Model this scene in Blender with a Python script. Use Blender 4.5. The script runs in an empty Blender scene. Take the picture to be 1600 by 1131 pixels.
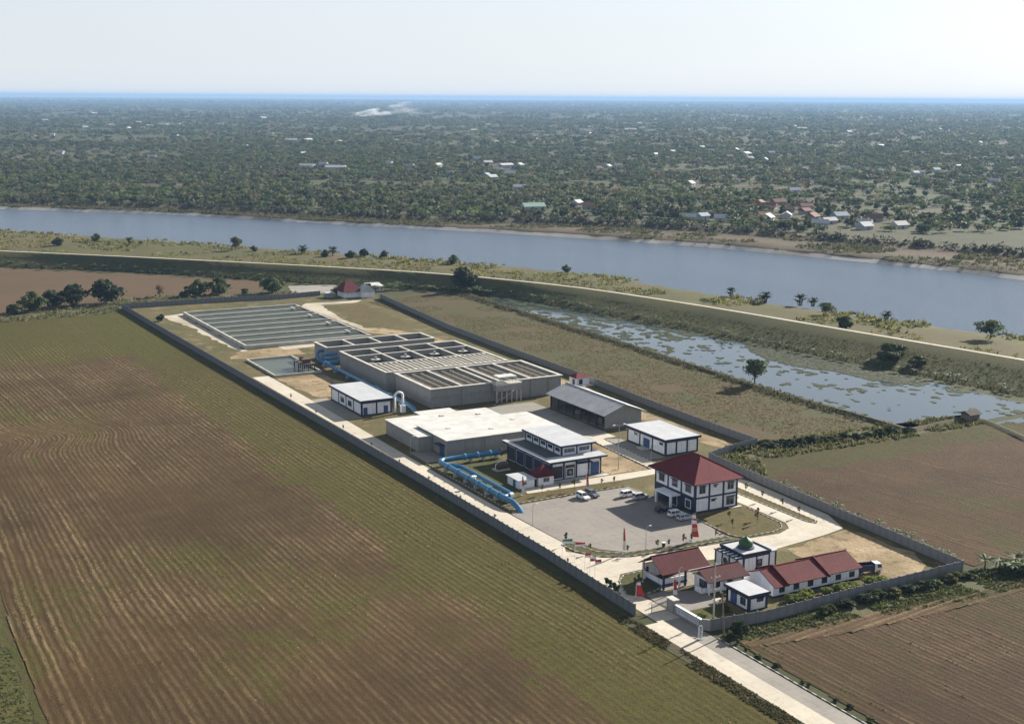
import bpy, bmesh, math, random
import numpy as np
from mathutils import Vector, Matrix

# world axes: X runs across the works (to the river), Y along its length, origin at the gate end of the field wall; metres
scene = bpy.context.scene
C = scene.collection
R = math.radians
random.seed(7)
rng = np.random.default_rng(7)

# ------------------------------------------------------------------ camera
CAM = (-138.86, -201.65, 100.0)
cam_d = bpy.data.cameras.new('camera')
cam = bpy.data.objects.new('camera', cam_d)
C.objects.link(cam)
cam_d.sensor_width = 36.0
cam_d.lens = 36.0 * 2050.0 / 1600.0
cam_d.clip_start = 1.0
cam_d.clip_end = 200000.0
_pitch = math.atan((565.5 - 152.0) / 2050.0)
cam.matrix_world = (Matrix.Translation(CAM) @ Matrix.Rotation(R(-28.8), 4, 'Z') @
                    Matrix.Rotation(math.pi / 2 - _pitch, 4, 'X') @ Matrix.Rotation(math.atan(10 / 1600), 4, 'Z'))
scene.camera = cam

# ------------------------------------------------------------------ sky, sun, exposure
SUN_HEAD, SUN_EL = R(72.3), R(25.3)          # heading clockwise from +Y
world = bpy.data.worlds.new('World')
scene.world = world
world.use_nodes = True
wt = world.node_tree
wt.nodes.clear()
wo = wt.nodes.new('ShaderNodeOutputWorld')
bg = wt.nodes.new('ShaderNodeBackground')
sky = wt.nodes.new('ShaderNodeTexSky')
sky.sky_type = 'NISHITA'
sky.sun_disc = False
sky.sun_elevation = SUN_EL
sky.sun_rotation = SUN_HEAD
sky.air_density = 1.0
sky.dust_density = 0.7
sky.ozone_density = 1.6
# thin high veil of cloud over the whole sky
tc = wt.nodes.new('ShaderNodeTexCoord')
mp = wt.nodes.new('ShaderNodeMapping')
mp.inputs['Scale'].default_value = (1.0, 1.0, 4.0)
nz = wt.nodes.new('ShaderNodeTexNoise')
nz.inputs['Scale'].default_value = 2.2
nz.inputs['Detail'].default_value = 6.0
nz.inputs['Roughness'].default_value = 0.55
rp = wt.nodes.new('ShaderNodeMapRange')
rp.inputs['From Min'].default_value = 0.25
rp.inputs['From Max'].default_value = 0.75
rp.inputs['To Min'].default_value = 0.75
rp.inputs['To Max'].default_value = 1.25
mx = wt.nodes.new('ShaderNodeMix')
mx.data_type = 'RGBA'
mx.inputs[7].default_value = (6.7, 7.1, 7.5, 1)
wt.links.new(tc.outputs['Generated'], mp.inputs['Vector'])
wt.links.new(mp.outputs[0], nz.inputs['Vector'])
wt.links.new(nz.outputs['Fac'], rp.inputs['Value'])
sep = wt.nodes.new('ShaderNodeSeparateXYZ')
wt.links.new(tc.outputs['Generated'], sep.inputs[0])
def wm(op, a, b):
    x = wt.nodes.new('ShaderNodeMath')
    x.operation = op
    for i_, v_ in ((0, a), (1, b)):
        if isinstance(v_, (int, float)):
            x.inputs[i_].default_value = v_
        elif v_ is not None:
            wt.links.new(v_, x.inputs[i_])
    return x.outputs[0]
air = wm('DIVIDE', 0.17, wm('ADD', wm('ABSOLUTE', sep.outputs['Z'], None), 0.08))   # haze path grows towards the horizon
air = wm('MULTIPLY', air, rp.outputs[0])
veil = wm('SUBTRACT', 1.0, wm('POWER', 2.718, wm('MULTIPLY', air, -1.0)))
wt.links.new(veil, mx.inputs[0])
hsv = wt.nodes.new('ShaderNodeHueSaturation')       # milky tropical sky: less saturated than clear air
hsv.inputs['Saturation'].default_value = 0.5
tint = wt.nodes.new('ShaderNodeMix')
tint.data_type = 'RGBA'
tint.blend_type = 'MULTIPLY'
tint.inputs[0].default_value = 1.0
tint.inputs[7].default_value = (0.90, 0.97, 1.08, 1)
wt.links.new(sky.outputs[0], hsv.inputs['Color'])
wt.links.new(hsv.outputs[0], tint.inputs[6])
wt.links.new(tint.outputs[2], mx.inputs[6])
wt.links.new(mx.outputs[2], bg.inputs['Color'])
wt.links.new(bg.outputs[0], wo.inputs['Surface'])
bg.inputs['Strength'].default_value = 0.05

sun_d = bpy.data.lights.new('sun', 'SUN')
sun = bpy.data.objects.new('sun', sun_d)
C.objects.link(sun)
sun_d.energy = 5.0
sun_d.angle = R(0.6)
sun_d.color = (1.0, 0.93, 0.82)
_sv = Vector((math.sin(SUN_HEAD) * math.cos(SUN_EL), math.cos(SUN_HEAD) * math.cos(SUN_EL), math.sin(SUN_EL)))
sun.rotation_euler = _sv.to_track_quat('Z', 'Y').to_euler()
sun.location = (120, 100, 160)

vs = scene.view_settings
vs.view_transform = 'Standard'
vs.look = 'None'
vs.gamma = 1.0
vs.exposure = 1.3
scene.cycles.use_denoising = True
scene.cycles.max_bounces = 5
scene.cycles.diffuse_bounces = 2
scene.cycles.glossy_bounces = 2
scene.cycles.transmission_bounces = 2
scene.cycles.volume_bounces = 1
scene.cycles.transparent_max_bounces = 6

# ------------------------------------------------------------------ materials
MATS = {}


class NT:
    """small wrapper to write node materials in one line each"""
    def __init__(s, name, rough=0.85, metallic=0.0, spec=0.3):
        m = bpy.data.materials.new(name)
        m.use_nodes = True
        s.m, s.t = m, m.node_tree
        s.b = s.t.nodes['Principled BSDF']
        s.b.inputs['Roughness'].default_value = rough
        s.b.inputs['Metallic'].default_value = metallic
        s.b.inputs['Specular IOR Level'].default_value = spec
        MATS[name] = m
        s._obj = None

    def n(s, t):
        return s.t.nodes.new(t)

    def link(s, a, b):
        s.t.links.new(a, b)

    def coord(s, world=False, scale=(1, 1, 1), rot=0.0):
        if world:
            o = s.n('ShaderNodeNewGeometry').outputs['Position']
        else:
            o = s.n('ShaderNodeTexCoord').outputs['Object']
        mpn = s.n('ShaderNodeMapping')
        mpn.inputs['Scale'].default_value = scale
        mpn.inputs['Rotation'].default_value = (0, 0, rot)
        s.link(o, mpn.inputs['Vector'])
        return mpn.outputs[0]

    def noise(s, scale, detail=3.0, rough=0.55, world=False, stretch=(1, 1, 1), lo=0.3, hi=0.7, rot=0.0, dist=0.0):
        t = s.n('ShaderNodeTexNoise')
        t.inputs['Scale'].default_value = scale
        t.inputs['Detail'].default_value = detail
        t.inputs['Roughness'].default_value = rough
        t.inputs['Distortion'].default_value = dist
        s.link(s.coord(world, stretch, rot), t.inputs['Vector'])
        r = s.n('ShaderNodeMapRange')
        r.inputs['From Min'].default_value = lo
        r.inputs['From Max'].default_value = hi
        s.link(t.outputs['Fac'], r.inputs['Value'])
        return r.outputs[0]

    def mix(s, f, a, b):
        x = s.n('ShaderNodeMix')
        x.data_type = 'RGBA'
        for sock, v in ((x.inputs[0], f), (x.inputs[6], a), (x.inputs[7], b)):
            if isinstance(v, (tuple, list)):
                sock.default_value = (*v, 1) if len(v) == 3 else v
            elif isinstance(v, (int, float)):
                sock.default_value = v
            else:
                s.link(v, sock)
        return x.outputs[2]

    def mul(s, a, k):
        x = s.n('ShaderNodeMath')
        x.operation = 'MULTIPLY'
        s.link(a, x.inputs[0])
        if isinstance(k, (int, float)):
            x.inputs[1].default_value = k
        else:
            s.link(k, x.inputs[1])
        return x.outputs[0]

    def attr(s, name):
        a = s.n('ShaderNodeAttribute')
        a.attribute_name = name
        return a

    def rand(s):
        return s.n('ShaderNodeObjectInfo').outputs['Random']

    def color(s, c):
        if isinstance(c, tuple):
            s.b.inputs['Base Color'].default_value = (*c, 1)
        else:
            s.link(c, s.b.inputs['Base Color'])
        return s

    def bump(s, h, strength=0.4, dist=0.1):
        b = s.n('ShaderNodeBump')
        b.inputs['Strength'].default_value = strength
        b.inputs['Distance'].default_value = dist
        s.link(h, b.inputs['Height'])
        s.link(b.outputs[0], s.b.inputs['Normal'])
        return s


def shade(c, k):
    return tuple(min(1.0, x * k) for x in c)


def plain(name, c, rough=0.8, var=0.25, scale=0.8, fine=6.0, spec=0.3, metallic=0.0, world=False):
    """a paint or surface with soft patchy wear at two sizes"""
    m = NT(name, rough, metallic, spec)
    a = m.mix(m.noise(scale, 4, world=world), shade(c, 1 - var), shade(c, 1 + var * 0.6))
    a = m.mix(m.mul(m.noise(fine, 3, world=world), 0.35), a, shade(c, 0.75))
    return m.color(a)


def wallpaint(name, c, dirt=(0.25, 0.23, 0.2), amt=0.35):
    """rendered wall: rain streaks run down it"""
    m = NT(name, 0.75, 0, 0.3)
    st = m.noise(1.0, 4, stretch=(2.2, 2.2, 0.16), lo=0.5, hi=0.8)
    a = m.mix(m.noise(0.5, 4), shade(c, 0.86), c)
    return m.color(m.mix(m.mul(st, amt), a, dirt))


wallpaint('white_render', (0.82, 0.83, 0.87), amt=0.5)
wallpaint('grey_concrete_wall', (0.27, 0.265, 0.25), (0.12, 0.12, 0.115), 0.5)
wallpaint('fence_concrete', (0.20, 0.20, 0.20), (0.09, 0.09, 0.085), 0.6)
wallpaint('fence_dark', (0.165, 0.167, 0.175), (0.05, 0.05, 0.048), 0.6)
plain('navy_paint', (0.022, 0.028, 0.06), 0.55, 0.3)
plain('blue_door', (0.04, 0.08, 0.20), 0.5, 0.2)
plain('blue_pipe', (0.024, 0.14, 0.27), 0.35, 0.2, 0.4, 3.0, 0.5)
plain('pipe_joint', (0.10, 0.30, 0.48), 0.4, 0.2, spec=0.5)
plain('white_metal', (0.75, 0.77, 0.78), 0.45, 0.12)
plain('grey_metal', (0.30, 0.31, 0.32), 0.45, 0.2, metallic=0.3)
plain('dark_metal', (0.035, 0.035, 0.04), 0.5, 0.2)
plain('coping', (0.47, 0.445, 0.385), 0.85, 0.25, 0.3)
plain('dark_ground', (0.03, 0.03, 0.03), 0.9)
plain('wood_pole', (0.18, 0.15, 0.12), 0.9)
plain('brown_tile', (0.085, 0.035, 0.03), 0.7, 0.25)
plain('kerb_pale', (0.40, 0.38, 0.33), 0.85)
plain('kerb_dark', (0.13, 0.125, 0.115), 0.85)
plain('flag_red', (0.42, 0.035, 0.03), 0.7, 0.1)
plain('flag_white', (0.62, 0.62, 0.62), 0.7, 0.08)
plain('flag_green', (0.02, 0.20, 0.10), 0.7, 0.1)
plain('flag_pink', (0.52, 0.22, 0.20), 0.7, 0.1)
plain('ink', (0.05, 0.06, 0.09), 0.7, 0.1)
plain('tyre', (0.015, 0.015, 0.015), 0.85, 0.1)
plain('rim', (0.45, 0.46, 0.48), 0.35, 0.1, metallic=0.6)
plain('lamp_glass', (0.6, 0.6, 0.58), 0.2, 0.05, spec=0.6)
plain('tail_red', (0.35, 0.01, 0.01), 0.25, 0.05, spec=0.6)
plain('sign_panel', (0.55, 0.56, 0.58), 0.6, 0.15)
plain('machine_brown', (0.10, 0.06, 0.045), 0.7)
plain('trough', (0.33, 0.30, 0.25), 0.8, 0.3, 0.6)
plain('trunk', (0.10, 0.075, 0.055), 0.95, 0.3)
plain('dome_green', (0.035, 0.10, 0.03), 0.55, 0.35, 1.2)
plain('dry_thatch', (0.06, 0.05, 0.04), 0.95)
for nm, c in (('car_white', (0.80, 0.80, 0.80)), ('car_silver', (0.42, 0.44, 0.46)), ('car_black', (0.02, 0.02, 0.022)), ('car_grey', (0.11, 0.12, 0.13)), ('truck_blue', (0.02, 0.03, 0.08))):
    m = NT(nm, 0.25, 0.15, 0.5)
    m.color(m.mix(m.noise(2.0), shade(c, 0.93), c))
    m.b.inputs['Coat Weight'].default_value = 0.4
m = NT('glass', 0.08, 0.0, 0.7)
m.color(m.mix(m.noise(0.7), (0.015, 0.02, 0.03), (0.05, 0.06, 0.08)))
# flat white roofs with rain marks and patches
m = NT('flat_roof', 0.8, 0, 0.3)
a = m.mix(m.noise(0.22, 5, 0.6), (0.38, 0.375, 0.345), (0.54, 0.535, 0.515))
a = m.mix(m.mul(m.noise(0.10, 4, 0.6, lo=0.55, hi=0.8), 0.6), a, (0.35, 0.305, 0.22))
a = m.mix(m.mul(m.noise(0.9, 3, 0.6, lo=0.64, hi=0.75), 0.6), a, (0.22, 0.21, 0.18))
b = m.n('ShaderNodeTexBrick')
b.offset = 0.0
b.inputs['Scale'].default_value = 1.0
b.inputs['Brick Width'].default_value = 6.2
b.inputs['Row Height'].default_value = 6.2
b.inputs['Mortar Size'].default_value = 0.06
m.link(m.coord(), b.inputs['Vector'])
m.color(m.mix(m.mul(b.outputs['Fac'], 0.4), a, (0.25, 0.24, 0.21)))
m = NT('flat_roof_clean', 0.7, 0, 0.3)
a = m.mix(m.noise(0.3, 5, 0.6), (0.33, 0.34, 0.355), (0.42, 0.43, 0.445))
st = m.noise(0.8, 4, 0.6, stretch=(0.25, 1.6, 1), lo=0.5, hi=0.8)
a = m.mix(m.mul(st, 0.4), a, (0.30, 0.30, 0.29))
w = m.n('ShaderNodeTexWave')
w.bands_direction = 'Y'
w.inputs['Scale'].default_value = 0.32
m.link(m.coord(), w.inputs['Vector'])
r = m.n('ShaderNodeMapRange')
r.inputs['From Min'].default_value = 0.93
r.inputs['From Max'].default_value = 1.0
m.link(w.outputs['Fac'], r.inputs['Value'])
m.color(m.mix(m.mul(r.outputs[0], 0.35), a, (0.28, 0.29, 0.31)))
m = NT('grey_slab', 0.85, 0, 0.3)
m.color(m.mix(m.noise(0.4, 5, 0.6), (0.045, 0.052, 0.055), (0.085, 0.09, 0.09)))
# profiled roof sheets: ribs run down the slope, lap lines across
def roofmat(name, c, ribs=(1, 0), pitch=3.0):
    m = NT(name, 0.8, 0, 0.1)
    w = m.n('ShaderNodeTexWave')
    w.wave_type = 'BANDS'
    w.bands_direction = 'X' if ribs[0] else 'Y'
    w.inputs['Scale'].default_value = pitch
    w.inputs['Distortion'].default_value = 0.3
    m.link(m.coord(), w.inputs['Vector'])
    a = m.mix(m.noise(0.25, 4), shade(c, 0.8), shade(c, 1.15))
    a = m.mix(m.mul(m.noise(3.0, 3), 0.3), a, shade(c, 0.6))
    m.color(a)
    m.bump(w.outputs['Fac'], 0.5, 0.06)
roofmat('red_roof', (0.135, 0.021, 0.026))
roofmat('red_roof_mid', (0.105, 0.019, 0.022))
roofmat('red_roof_deep', (0.085, 0.013, 0.017))
roofmat('brown_roof', (0.07, 0.019, 0.018))
roofmat('red_roof_dark', (0.10, 0.015, 0.02))
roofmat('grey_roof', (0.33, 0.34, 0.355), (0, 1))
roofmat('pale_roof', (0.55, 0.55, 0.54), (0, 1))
# concrete paving: slab joints and stains
def paving(name, c, c2, joint=5.0):
    m = NT(name, 0.88, 0, 0.25)
    b = m.n('ShaderNodeTexBrick')
    b.offset = 0.0
    b.inputs['Scale'].default_value = 1.0
    b.inputs['Brick Width'].default_value = joint
    b.inputs['Row Height'].default_value = joint
    b.inputs['Mortar Size'].default_value = 0.05
    b.inputs['Mortar Smooth'].default_value = 0.4
    m.link(m.coord(True), b.inputs['Vector'])
    a = m.mix(m.noise(0.07, 5, 0.6, True), c2, c)
    a = m.mix(m.mul(m.noise(0.9, 5, 0.7, True, lo=0.5, hi=0.75), 0.55), a, shade(c2, 0.7))
    a = m.mix(m.mul(m.noise(0.16, 6, 0.7, True, lo=0.55, hi=0.68), 0.45), a, shade(c2, 0.6))
    a = m.mix(m.mul(m.noise(0.25, 3, 0.6, True, stretch=(1.5, 0.12, 1), lo=0.55, hi=0.85), 0.4), a, shade(c2, 0.7))
    m.color(m.mix(m.mul(b.outputs['Fac'], 0.5), a, shade(c2, 0.55)))
paving('concrete_road', (0.50, 0.445, 0.36), (0.38, 0.34, 0.275))
paving('concrete_old_shade', (0.26, 0.24, 0.21), (0.19, 0.175, 0.15))  # older slabs; also used where building shadow is put into the paving colour
paving('paver_lot', (0.225, 0.20, 0.175), (0.175, 0.158, 0.142), 2.5)
# soil and grass grounds
def ground(name, cols, scale=0.05, fine=1.2, stretch=(1, 1, 1), rot=0.0):
    m = NT(name, 0.95, 0, 0.15)
    a = m.mix(m.noise(scale, 6, 0.62, True, stretch, rot=rot), cols[0], cols[1])
    if len(cols) > 2:
        a = m.mix(m.noise(scale * 0.45, 5, 0.6, True, stretch, lo=0.45, hi=0.68, rot=rot + 0.7), a, cols[2])
    if len(cols) > 3:
        a = m.mix(m.noise(scale * 2.3, 5, 0.65, True, stretch, lo=0.52, hi=0.66, rot=rot), a, cols[3])
    f = m.noise(fine, 4, 0.7, True)
    a = m.mix(m.mul(f, 0.45), a, shade(cols[0], 0.55))
    m.color(a)
    m.bump(f, 0.5, 0.25)
    return m
ground('site_grass', [(0.088, 0.078, 0.028), (0.125, 0.10, 0.042), (0.064, 0.066, 0.02), (0.19, 0.14, 0.075)], 0.06)
ground('lawn', [(0.092, 0.068, 0.02), (0.118, 0.085, 0.027), (0.072, 0.068, 0.018), (0.05, 0.052, 0.014)], 0.15)
ground('lawn_green', [(0.05, 0.056, 0.014), (0.072, 0.07, 0.02), (0.085, 0.075, 0.024)], 0.2)
ground('bare_sand', [(0.24, 0.165, 0.09), (0.42, 0.33, 0.205), (0.15, 0.11, 0.052), (0.085, 0.078, 0.03)], 0.10)
ground('pale_gravel', [(0.42, 0.37, 0.29), (0.52, 0.47, 0.38), (0.26, 0.22, 0.15)], 0.12)
ground('levee_grass', [(0.066, 0.068, 0.02), (0.088, 0.078, 0.03), (0.046, 0.056, 0.016)], 0.05)
ground('berm_grass', [(0.078, 0.07, 0.026), (0.065, 0.068, 0.02), (0.115, 0.076, 0.038), (0.095, 0.10, 0.022)], 0.03)
ground('far_berm', [(0.085, 0.062, 0.036), (0.068, 0.062, 0.028), (0.115, 0.075, 0.045), (0.055, 0.06, 0.025)], 0.03)
ground('fallow', [(0.066, 0.05, 0.019), (0.052, 0.055, 0.013), (0.09, 0.05, 0.023), (0.042, 0.054, 0.009)], 0.02)
ground('brown_field', [(0.088, 0.056, 0.029), (0.108, 0.068, 0.037), (0.064, 0.055, 0.02)], 0.02)
ground('dike_earth', [(0.06, 0.055, 0.03), (0.085, 0.07, 0.04), (0.055, 0.06, 0.028)], 0.15)
ground('grassland', [(0.075, 0.08, 0.035), (0.10, 0.092, 0.045), (0.115, 0.088, 0.05)], 0.03)
ground('revetment', [(0.46, 0.43, 0.38), (0.55, 0.51, 0.45), (0.20, 0.17, 0.13)], 0.05)
# open country to the horizon: patchwork of plots
m = NT('country', 0.95, 0, 0.1)
v = m.n('ShaderNodeTexVoronoi')
v.inputs['Scale'].default_value = 1.0
m.link(m.coord(True, (0.006, 0.014, 0.0), 0.5), v.inputs['Vector'])
hs = m.n('ShaderNodeSeparateColor')
m.link(v.outputs['Color'], hs.inputs[0])
a = m.mix(hs.outputs[0], (0.056, 0.06, 0.025), (0.082, 0.075, 0.036))
st = m.n('ShaderNodeMath'); st.operation = 'GREATER_THAN'; st.inputs[1].default_value = 0.70
m.link(hs.outputs[1], st.inputs[0])
a = m.mix(m.mul(st.outputs[0], 0.8), a, (0.105, 0.08, 0.048))
a = m.mix(m.noise(0.0035, 6, 0.6, True, lo=0.42, hi=0.62), a, (0.055, 0.06, 0.026))
a = m.mix(m.mul(m.noise(0.035, 6, 0.75, True, lo=0.38, hi=0.6), 0.75), a, (0.035, 0.042, 0.018))
m.color(a)
# ploughed field: straw-littered ridges, dark furrows, green patches
def plough(name, soil, ridge, green, gscale=0.016, zones=()):
    m = NT(name, 0.95, 0, 0.1)
    at = m.attr('ridge').outputs['Fac']
    a = m.mix(m.noise(0.018, 8, 0.72, True, lo=0.36, hi=0.62), shade(soil, 0.82), shade(soil, 1.5))
    straw = m.noise(0.6, 6, 0.85, True, stretch=(1.6, 0.3, 1), lo=0.36, hi=0.58)
    patch = m.noise(0.03, 7, 0.75, True, lo=0.30, hi=0.54)
    a = m.mix(m.mul(m.mul(at, straw), patch), a, ridge)
    gc = m.mix(m.noise(0.5, 5, 0.8, True), shade(green, 0.75), shade(green, 1.6))
    weed = m.noise(0.9, 6, 0.85, True, stretch=(1.2, 0.5, 1), lo=0.34, hi=0.56)
    g = m.noise(gscale, 8, 0.75, True, lo=0.53, hi=0.62, stretch=(1, 0.7, 1))
    a = m.mix(m.mul(m.mul(g, weed), 0.95), a, gc)
    a = m.mix(m.mul(m.noise(0.05, 6, 0.7, True, lo=0.64, hi=0.70), 0.9), a, shade(green, 1.2))
    for axis, z0, z1, amt in zones:      # where weeds have taken over
        sp = m.n('ShaderNodeSeparateXYZ')
        m.link(m.n('ShaderNodeNewGeometry').outputs['Position'], sp.inputs[0])
        mr = m.n('ShaderNodeMapRange')
        mr.inputs['From Min'].default_value = z0
        mr.inputs['From Max'].default_value = z1
        m.link(sp.outputs[axis], mr.inputs['Value'])
        k = m.n('ShaderNodeMath')
        k.operation = 'GREATER_THAN'
        m.link(m.mul(mr.outputs[0], 1.15), k.inputs[0])
        m.link(m.noise(0.035, 9, 0.8, True, lo=0.25, hi=0.75), k.inputs[1])
        a = m.mix(m.mul(m.mul(k.outputs[0], weed), amt), a, gc)
    f = m.noise(2.2, 5, 0.8, True)
    a = m.mix(m.mul(f, 0.5), a, shade(soil, 0.5))
    m.color(a)
    m.bump(f, 0.7, 0.2)
plough('plough_left', (0.051, 0.031, 0.0115), (0.36, 0.26, 0.145), (0.060, 0.062, 0.009), zones=(('X', -44, -8, 0.9), ('Y', 285, 345, 1.0)))
plough('plough_right', (0.046, 0.027, 0.013), (0.36, 0.25, 0.145), (0.048, 0.045, 0.012), 0.02)
plough('plough_straw', (0.07, 0.043, 0.022), (0.40, 0.29, 0.17), (0.048, 0.045, 0.012), 0.02)
plough('plough_far', (0.056, 0.033, 0.0155), (0.21, 0.145, 0.08), (0.045, 0.055, 0.010), 0.014, zones=(('Y', 56, 74, 0.9),))
# foliage: colour from the vertex attribute, some light through the leaf
def foliage(name, attr=True, c=(0.07, 0.09, 0.03)):
    m = NT(name, 0.7, 0, 0.2)
    if attr:
        a = m.attr('Col').outputs['Color']
    else:
        a = m.mix(m.noise(1.5, 2), shade(c, 0.65), shade(c, 1.35))
        a = m.mix(m.rand(), a, m.mix(0.5, a, shade(c, 1.6)))
    m.color(a)
    tr = m.n('ShaderNodeBsdfTranslucent')
    m.link(a, tr.inputs['Color'])
    ms = m.n('ShaderNodeMixShader')
    ms.inputs[0].default_value = 0.4
    m.link(m.b.outputs[0], ms.inputs[1])
    m.link(tr.outputs[0], ms.inputs[2])
    m.link(ms.outputs[0], m.t.nodes['Material Output'].inputs['Surface'])
foliage('leaf_mass')
for nm, c in (('leaf_dark', (0.034, 0.050, 0.020)), ('leaf_mid', (0.058, 0.078, 0.026)), ('leaf_olive', (0.082, 0.085, 0.03)), ('leaf_banana', (0.075, 0.11, 0.035)),
              ('leaf_grey', (0.085, 0.085, 0.055)), ('leaf_dry', (0.13, 0.095, 0.06)), ('leaf_lime', (0.13, 0.15, 0.04))):
    foliage(nm, False, c)
# water
m = NT('river_water', 0.2, 0, 0.15)
m.color(m.mix(m.noise(0.012, 4, 0.6, True, stretch=(1, 0.35, 1)), (0.048, 0.072, 0.108), (0.062, 0.09, 0.128)))
m.b.inputs['IOR'].default_value = 1.33
m.bump(m.noise(0.35, 4, 0.7, True, stretch=(1, 1.6, 1)), 0.5, 0.4)
m = NT('pond_water', 0.06, 0, 0.5)
m.color((0.035, 0.05, 0.055))
m.b.inputs['IOR'].default_value = 1.33
m.bump(m.noise(0.8, 3, 0.7, True), 0.08, 0.1)
m = NT('basin_water', 0.3, 0, 0.15)
m.color(m.mix(m.noise(0.05, 4, 0.6, True), (0.05, 0.062, 0.042), (0.075, 0.085, 0.06)))
m.bump(m.noise(1.5, 3, 0.7, True), 0.12, 0.08)
m = NT('tank_water', 0.2, 0, 0.2)
m.color(m.mix(m.noise(0.12, 4, 0.6, True), (0.02, 0.022, 0.018), (0.06, 0.055, 0.045)))
m.bump(m.noise(2.5, 3, 0.7, True), 0.15, 0.08)

# ------------------------------------------------------------------ mesh helpers
class MB:
    def __init__(s):
        s.v, s.f, s.mi = [], [], []

    def _add(s, vs, fs, mi=0):
        o = len(s.v)
        s.v += vs
        s.f += [tuple(i + o for i in f) for f in fs]
        s.mi += [mi] * len(fs)
        return s

    def box(s, x0, x1, y0, y1, z0, z1, mi=0):
        return s._add([(x0, y0, z0), (x1, y0, z0), (x1, y1, z0), (x0, y1, z0), (x0, y0, z1), (x1, y0, z1), (x1, y1, z1), (x0, y1, z1)],
                      [(0, 3, 2, 1), (4, 5, 6, 7), (0, 1, 5, 4), (1, 2, 6, 5), (2, 3, 7, 6), (3, 0, 4, 7)], mi)

    def poly(s, pts, mi=0):
        return s._add(list(pts), [tuple(range(len(pts)))], mi)

    def prism(s, pts, z0, z1, mi=0, side=None):
        n = len(pts)
        area = sum(pts[i][0] * pts[(i + 1) % n][1] - pts[(i + 1) % n][0] * pts[i][1] for i in range(n))
        if area < 0:
            pts = pts[::-1]
        s._add([(x, y, z0) for x, y in pts] + [(x, y, z1) for x, y in pts],
               [tuple(range(n, 2 * n)), tuple(range(n - 1, -1, -1))], mi)
        s._add([(x, y, z0) for x, y in pts] + [(x, y, z1) for x, y in pts],
               [(i, (i + 1) % n, n + (i + 1) % n, n + i) for i in range(n)], mi if side is None else side)
        return s

    def cyl(s, x, y, z0, z1, r, n=10, r2=None, mi=0):
        r2 = r if r2 is None else r2
        a = [2 * math.pi * i / n for i in range(n)]
        return s._add([(x + r * math.cos(t), y + r * math.sin(t), z0) for t in a] + [(x + r2 * math.cos(t), y + r2 * math.sin(t), z1) for t in a],
                      [(i, (i + 1) % n, n + (i + 1) % n, n + i) for i in range(n)] + [tuple(range(n, 2 * n)), tuple(range(n - 1, -1, -1))], mi)

    def lathe(s, x, y, prof, n=16, mi=0):
        vs, fs = [], []
        for r, z in prof:
            vs += [(x + r * math.cos(2 * math.pi * i / n), y + r * math.sin(2 * math.pi * i / n), z) for i in range(n)]
        for k in range(len(prof) - 1):
            fs += [(k * n + i, k * n + (i + 1) % n, (k + 1) * n + (i + 1) % n, (k + 1) * n + i) for i in range(n)]
        return s._add(vs, fs, mi)

    def tube(s, path, r, n=8, mi=0):
        P = [Vector(p) for p in path]
        rr = r if isinstance(r, (list, tuple)) else [r] * len(P)
        vs, fs = [], []
        for k, p in enumerate(P):
            d = (P[min(k + 1, len(P) - 1)] - P[max(k - 1, 0)]).normalized()
            a = d.cross(Vector((0, 0, 1)))
            a = Vector((1, 0, 0)) if a.length < 1e-4 else a.normalized()
            b = a.cross(d)
            vs += [tuple(p + rr[k] * (math.cos(2 * math.pi * i / n) * a + math.sin(2 * math.pi * i / n) * b)) for i in range(n)]
        for k in range(len(P) - 1):
            fs += [(k * n + i, k * n + (i + 1) % n, (k + 1) * n + (i + 1) % n, (k + 1) * n + i) for i in range(n)]
        fs += [tuple(range(n)), tuple(range(len(P) * n - 1, (len(P) - 1) * n - 1, -1))]
        return s._add(vs, fs, mi)

    def mesh(s, name, mats, off=(0, 0, 0), smooth=False):
        me = bpy.data.meshes.new(name)
        me.from_pydata([(x - off[0], y - off[1], z - off[2]) for x, y, z in s.v], [], s.f)
        for m in (mats if isinstance(mats, (list, tuple)) else [mats]):
            me.materials.append(MATS[m])
        me.polygons.foreach_set('material_index', s.mi)
        if smooth:
            me.polygons.foreach_set('use_smooth', [True] * len(me.polygons))
        me.update()
        return me


ROOT = {}


def tag(o, label=None, cat=None, group=None, kind=None):
    if label: o['label'] = label
    if cat: o['category'] = cat
    if group: o['group'] = group
    if kind: o['kind'] = kind
    return o


def thing(name, label, cat, loc=(0, 0, 0), group=None, rz=0.0):
    o = bpy.data.objects.new(name, None)
    o.empty_display_size = 0.5
    C.objects.link(o)
    o.location = loc
    o.rotation_euler = (0, 0, rz)
    ROOT[o.name] = tuple(loc)
    return tag(o, label, cat, group)


def part(parent, name, mb, mats, smooth=False, label=None):
    """a part given in world metres; its mesh is kept relative to the thing's base"""
    off = ROOT.get(parent.name, (0, 0, 0))
    o = bpy.data.objects.new(name, mb.mesh(name, mats, off, smooth))
    C.objects.link(o)
    o.parent = parent
    ROOT[o.name] = off
    if label: o['label'] = label
    return o


def lpart(parent, name, me, loc=(0, 0, 0), rz=0.0):
    o = bpy.data.objects.new(name, me)
    C.objects.link(o)
    o.parent = parent
    o.location = loc
    o.rotation_euler = (0, 0, rz)
    return o


def single(name, mb, mats, label, cat, group=None, smooth=False, loc=(0, 0, 0)):
    o = bpy.data.objects.new(name, mb.mesh(name, mats, loc, smooth))
    C.objects.link(o)
    o.location = loc
    return tag(o, label, cat, group)


def struct(name, me, kind='structure'):
    if isinstance(me, tuple):
        me = me[0].mesh(name, me[1])
    o = bpy.data.objects.new(name, me)
    C.objects.link(o)
    o['kind'] = kind
    return o


def copy_tree(o, parent=None):
    c = o.copy()
    C.objects.link(c)
    c.parent = parent
    for ch in list(o.children):
        copy_tree(ch, c)
    return c


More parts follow.
